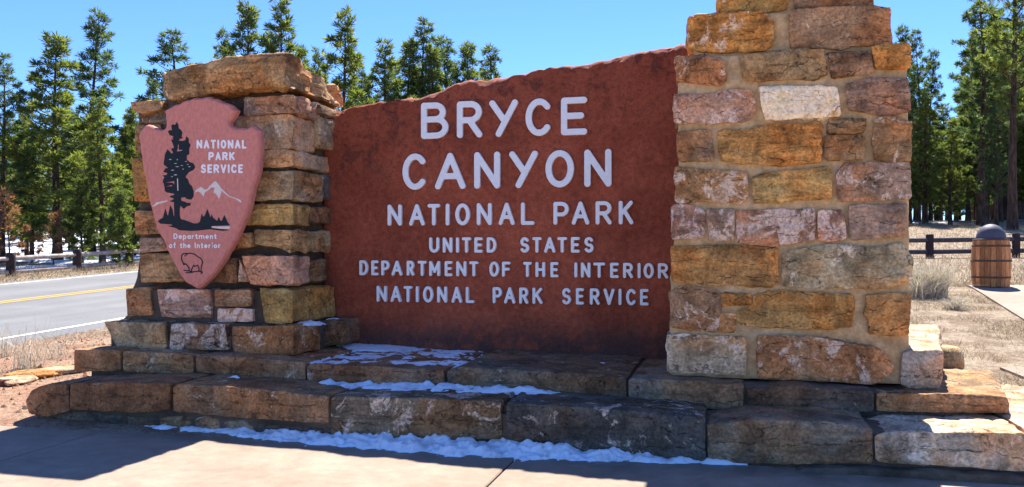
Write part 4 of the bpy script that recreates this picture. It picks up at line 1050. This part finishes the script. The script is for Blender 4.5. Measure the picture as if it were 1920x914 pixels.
PR = {
 'full': pine_mesh(1, 10, 2.1, .8, 84, M['needle'], 1.15, .75),
 'full2': pine_mesh(2, 10, 1.9, 1.4, 80, M['needle'], 1.1, .85),
 'slim': pine_mesh(3, 12, 1.55, 2.2, 78, M['needle_dark'], 1.0, .7, .16),
 'slim2': pine_mesh(4, 12, 1.5, 3.0, 64, M['needle_dark'], .95, .6, .17),
 'tall': pine_mesh(5, 16, 2.2, 4.5, 84, M['needle_dark'], .95, .55, .26),
 'tall2': pine_mesh(6, 16, 2.4, 5.5, 74, M['needle'], .9, .5, .28),
 'young': pine_mesh(8, 5, 1.35, .35, 56, M['needle'], 1.25, .9, .09),
 'dead': pine_mesh(9, 4, 1.3, .5, 20, M['needle_dead'], .6, .8, .06),
}
print('needle faces', sum(len(p['c'].polygons) for p in PR.values()))
def tree(kind, x, y, H, label, group=None, rz=None, wide=1.0, name='pine_tree'):
    p = PR[kind]; s = H / p['H']
    o = thing(name, label, 'tree', (x, y, terr(x, y) - .03), group, random.uniform(0, 6.28) if rz is None else rz)
    o.scale = (s * wide, s * wide, s)
    for k, nm in (('t', 'trunk'), ('b', 'branches'), ('c', 'crown')):
        c_ = bpy.data.objects.new(nm, p[k]); COL.objects.link(c_); c_.parent = tr_ if k == 'b' else o
        if k == 't': tr_ = c_
        if k != 't': c_['kind'] = 'stuff'
    return o
def tree_at(kind, px, ptop, d, label, group=None, wide=1.0, name='pine_tree'):
    a = (px - CX) / F; u = a * d; x = u * cs - d * sn; y = CAM.y + u * sn + d * cs
    return tree(kind, x, y, CAM.z + (HY - ptop) / F * d - terr(x, y), label, group, None, wide, name)
for kind, px, ptop, d, wd, lb in (
    ('slim', 172, 24, 40, 1.3, 'tall slim dark pine rising highest at the far left against the sky'),
    ('full', 108, 66, 35, 1.35, 'broad bright green pine just left of the tallest slim one'),
    ('slim2', 4, 104, 34, 1.2, 'pine cut off by the left edge of the picture'),
    ('full2', 192, 190, 33, 1.2, 'bright green pine with low crown beside the arrowhead board'),
    ('full2', 60, 240, 37, 1.1, 'mid green pine low between the leftmost pines'),
    ('full', 250, 205, 38, 1.0, 'pine partly hidden by the left edge of the shorter pillar'),
    ('slim2', 330, 60, 44, 1.7, 'open dark pine above the shorter pillar left of its capstone'),
    ('full', 470, 10, 42, 1.1, 'dense pine above the middle of the capstone'),
    ('full2', 522, -4, 44, 1.1, 'tall pine above the right end of the capstone touching the picture top'),
    ('slim', 425, 60, 46, .9, 'small pine spire just left of the dense pine over the capstone'),
    ('full2', 636, 28, 45, 1.2, 'tall green pine just right of the capstone with sky on both sides'),
    ('slim', 676, 120, 60, 1.0, 'thin spindly pine between the tall pine by the capstone and the row over the slab'),
    ('full2', 722, 80, 62, 1.25, 'leftmost bushy pine of the row above the red slab'),
    ('full', 762, 78, 66, 1.15, 'second bushy pine of the row above the red slab'),
    ('slim2', 796, 44, 68, 1.4, 'tallest pine of the row above the red slab with open top'),
    ('full', 815, 90, 66, 1.1, 'dense pine right beneath the tallest of the row above the slab'),
    ('slim', 842, 74, 70, 1.5, 'forked looking pine right of the tallest in the row above the slab'),
    ('full', 872, 86, 72, 1.15, 'rightmost dense pine of the row above the red slab'),
    ('slim', 928, 90, 78, 1.4, 'lone small pine standing apart over the middle of the red slab'),
    ('slim', 1700, 52, 66, 1.0, 'dark pine peeking out at the top right of the tall pillar'),
    ('slim2', 1722, 60, 62, .9, 'open dark pine right beside the top of the tall pillar'),
    ('slim', 1745, 98, 70, .9, 'spired pine just right of the tall pillar with bare tip'),
    ('tall', 1840, -60, 56, 1.05, 'tall dark pine with long open crown above the barrel bin'),
    ('tall2', 1899, -150, 50, .9, 'tallest thick trunked pine at the right edge of the picture'),
    ('full', 1782, 225, 58, 1.2, 'bright green pine halfway between the tall pillar and the barrel bin'),
    ('full2', 1735, 180, 60, 1.2, 'bright green pine directly right of the tall pillar at mid height'),
    ('slim', 1868, 170, 54, 1.2, 'dark green pine filling the gap above the barrel bin'),
    ('full2', 1815, 150, 64, 1.1, 'mid green pine behind the bright one left of the barrel bin')):
    tree_at(kind, px, ptop, d, lb, None, wd)
rg = random.Random(11)
gL, gR, gM = 'pines in the forest across the road', 'pines in the forest behind the field', 'distant pines behind the monument'
for i in range(46):
    px = rg.uniform(-120, 320); d = rg.uniform(36, 80); top = rg.uniform(190, 350)
    tree_at(rg.choice(('full', 'full2', 'slim', 'slim2')), px, top, d, 'background pine filling the forest across the road', gL, rg.uniform(.9, 1.25))
for i in range(96):
    px = rg.uniform(1650, 2060); d = rg.uniform(58, 100); top = rg.uniform(20, 260) if px > 1800 else rg.uniform(150, 320)
    if i % 6 == 0: top = rg.uniform(300, 360)
    tree_at(rg.choice(('full', 'full2', 'slim', 'slim2', 'tall', 'tall2')), px, top, d, 'background pine filling the forest behind the grassy field', gR, rg.uniform(1.15, 1.6))
for px, top, d in ((690, 150, 74), (740, 120, 80), (780, 125, 84), (850, 118, 86), (900, 140, 88), (560, 90, 60), (600, 100, 64), (660, 160, 66), (400, 120, 60), (290, 150, 55), (275, 190, 50)):
    tree_at(rg.choice(('full', 'full2', 'slim')), px, top, d, 'background pine showing low behind the monument', gM, rg.uniform(.9, 1.1))
for i in range(34):
    px = rg.uniform(960, 1640); tree_at(rg.choice(('full', 'full2', 'slim', 'tall')), px, rg.uniform(190, 290), rg.uniform(72, 110), 'far pine standing beyond the red slab and the tall pillar', 'far pines beyond the slab', rg.uniform(1.1, 1.5))
for i in range(16):
    px = rg.uniform(-520, -120); tree_at(rg.choice(('full', 'full2', 'slim', 'slim2')), px, rg.uniform(90, 300), rg.uniform(38, 75), 'pine across the road beyond the left picture edge', 'pines beyond the left edge', rg.uniform(1.0, 1.3))
for px, top, d, lb in ((18, 362, 31, 'rusty dead young pine at the far left behind the log fence'), (100, 400, 32, 'rusty dead young pine behind the second fence post'), (60, 415, 34, 'low rusty dead pine between the two others across the road')):
    tree_at('dead', px, top, d, lb, None, 1.0, 'dead_pine')
for px, top, d, lb in ((225, 360, 31, 'bushy young pine behind the log fence next to the shorter pillar'), (155, 340, 33, 'bushy young pine left of the one by the shorter pillar')):
    tree_at('young', px, top, d, lb, None, 1.1, 'young_pine')

# snow on the forest floor -------------------------------------------------
def ground_snow(name, label, x0, x1, y0, y1, thr, step=.7):
    V, f = [], []; nx_, ny_ = int((x1 - x0) / step), int((y1 - y0) / step); H = []
    for j in range(ny_ + 1):
        for i in range(nx_ + 1):
            x, y = x0 + i * step, y0 + j * step; m = fb(x * .55, y, 3, .16, 4) + thr; H.append(m); V.append((x, y, terr(x, y) + .02 + min(.07, .12 * m) - (.12 if m < 0 else 0)))
    for j in range(ny_):
        for i in range(nx_):
            a_ = j * (nx_ + 1) + i; c4 = (a_, a_ + 1, a_ + nx_ + 2, a_ + nx_ + 1)
            if max(H[k] for k in c4) > 0: f.append(c4)
    tag(mesh_obj(name, V, f, M['snow'], smooth=True), label, 'snow', kind='stuff')
ground_snow('ground_snow', 'bright patchy snow on the forest floor across the road', -75, -23.2, 14, 75, .16)
ground_snow('ground_snow', 'faint snow patches on the forest floor behind the grassy field', 8, 75, 60, 110, .0)

# dry grass ----------------------------------------------------------------
def blades(name, n, sampler, hmin, hmax, wd, mat, label, cat, spread=.45, seed=1):
    r_ = np.random.RandomState(seed); B = []
    for i in range(n):
        x, y = sampler(r_)
        B.append((x, y, terr(x, y)))
    B = np.array(B); n = len(B); d = r_.normal(size=(n, 3)) * spread; d[:, 2] = 1; d /= np.linalg.norm(d, axis=1)[:, None]
    L = r_.uniform(hmin, hmax, n)[:, None]; s = np.cross(d, r_.normal(size=(n, 3))); s /= np.linalg.norm(s, axis=1)[:, None]
    W = wd * (.6 + .8 * r_.rand(n)[:, None])
    V = np.stack([B - s * W, B + s * W, B + d * L], 1).reshape(-1, 3)
    o = quads_np(name, V, n, mat, tri=True)
    at_ = o.data.attributes.new('tint', 'FLOAT', 'FACE'); at_.data.foreach_set('value', r_.rand(n).astype(np.float32))
    return tag(o, label, cat, kind='stuff')
pA, pB = (a[0], a[1]) if False else G(1822, 541)[:2], G(1925, 606)[:2]
def right_of_path(x, y):
    return (pB[0] - pA[0]) * (y - pA[1]) - (pB[1] - pA[1]) * (x - pA[0]) > -.15
def near_field(r_):
    while True:
        x, y = r_.uniform(1.2, 7.5), r_.uniform(2.2, 14)
        if y < 5.6 and x > 3.1: continue
        if y < pA[1] + .3 and right_of_path(x, y): continue
        if fb(x, y, 0, 1.1, 3) + r_.uniform(-.25, .25) > .05: return x, y
def far_field(r_):
    while True:
        x, y = r_.uniform(3, 26), 13 + 50 * r_.rand() ** 1.4
        if x < .19 * y - 1 or x > .62 * y + 6: continue
        return x, y
def verge(r_):
    while True:
        x, y = r_.uniform(-10.6, -6.4), r_.uniform(.6, 12)
        if fb(x, y, 5, .9, 2) + r_.uniform(-.4, .4) > .1: return x, y
def far_verge(r_):
    return r_.uniform(-24, XF - .75), r_.uniform(9, 30)
blades('dry_grass', 15000, near_field, .03, .12, .004, M['straw'], 'short dry straw coloured grass beside the barrel path', 'grass', .9, 1)
blades('dry_grass', 26000, far_field, .08, .28, .010, M['straw'], 'pale dry grass field running up to the forest', 'grass', .6, 2)
blades('dry_grass', 5000, verge, .02, .09, .004, M['straw'], 'sparse dry grass on the verge between road and steps', 'grass', 1.0, 3)
blades('dry_grass', 7000, far_verge, .08, .3, .010, M['straw'], 'dry grass under the log fence across the road', 'grass', .6, 4)
def tuft_plant(name, px, py, n, h, rad, label, mat, seed, wd=.005, up=1.0):
    q = G(px, py); r_ = np.random.RandomState(seed); V = []
    for i in range(n):
        an = r_.uniform(0, 6.283); lean = r_.rand() ** .7 * rad; L = h * r_.uniform(.45, 1.1)
        b0 = np.array((r_.normal() * rad * .22, r_.normal() * rad * .22, -.02)); hd = np.array((math.cos(an), math.sin(an), 0))
        p1 = b0 + hd * lean * .4 + np.array((0, 0, L * .55)); p2 = p1 + hd * lean * .7 * r_.uniform(.4, 1.3) + np.array((0, 0, L * .45 * r_.uniform(.3, 1))) + r_.normal(size=3) * .04
        s = np.cross(p2 - b0, r_.normal(size=3)); s /= np.linalg.norm(s); w0 = wd * r_.uniform(.5, 1.2)
        V += [b0 - s * w0, b0 + s * w0, p1 + s * w0 * .8, p1 - s * w0 * .8, p1 - s * w0 * .8, p1 + s * w0 * .8, p2 + s * w0 * .2, p2 - s * w0 * .2]
    o = quads_np(name, np.array(V), len(V) // 4, mat)
    at_ = o.data.attributes.new('tint', 'FLOAT', 'FACE'); at_.data.foreach_set('value', np.repeat(r_.rand(len(V) // 8), 2).astype(np.float32))
    o.location = q; tag(o, label, 'plant'); return o
tuft_plant('dry_bush', 1742, 556, 900, .72, .55, 'pale wiry dry bush growing right of the tall pillar', M['sage'], 1, .006)
tuft_plant('dry_bush', 1790, 580, 220, .28, .3, 'small dry tuft between the wiry bush and the path', M['sage'], 2, .005)
tuft_plant('dry_bush', 1722, 560, 400, .5, .4, 'dry bush half hidden by the right side of the tall pillar', M['sage'], 3, .006)
tuft_plant('dry_weed', 55, 690, 70, .62, .35, 'thin pale dry stalks on the verge near the left edge', M['sage'], 4, .0045)
tuft_plant('dry_weed', 108, 672, 40, .5, .3, 'sparse pale stalks on the verge between the road and the steps', M['sage'], 5, .004)
tuft_plant('dry_weed', 8, 668, 50, .5, .3, 'dry stalks cut by the left edge of the picture', M['sage'], 6, .004)

# gravel on the dirt left of the steps -----------------------------------------
rg = random.Random(5); V, f = [], []
for i in range(900):
    while True:
        x, y = rg.uniform(-10.4, -6.3), rg.uniform(.15, 9)
        if rg.random() < math.exp(-y * .22): break
    r_ = rg.uniform(.008, .026) if rg.random() < .92 else rg.uniform(.03, .05); z = terr(x, y) + .01; k = len(V); an = rg.uniform(0, 3)
    for j in range(5): V.append((x + r_ * rg.uniform(.7, 1.3) * math.cos(an + j * 1.257), y + r_ * rg.uniform(.7, 1.3) * math.sin(an + j * 1.257), z + r_ * rg.uniform(-.5, .1)))
    V.append((x + rg.uniform(-.3, .3) * r_, y + rg.uniform(-.3, .3) * r_, z + r_ * rg.uniform(.5, .8)))
    for j in range(5): f.append((k + j, k + (j + 1) % 5, k + 5))
gv = mesh_obj('gravel', V, f, M['stone']); gv.color = (.38, .22, .14, .3)
tag(gv, 'loose gravel scattered on the reddish dirt left of the steps', 'gravel', kind='stuff')
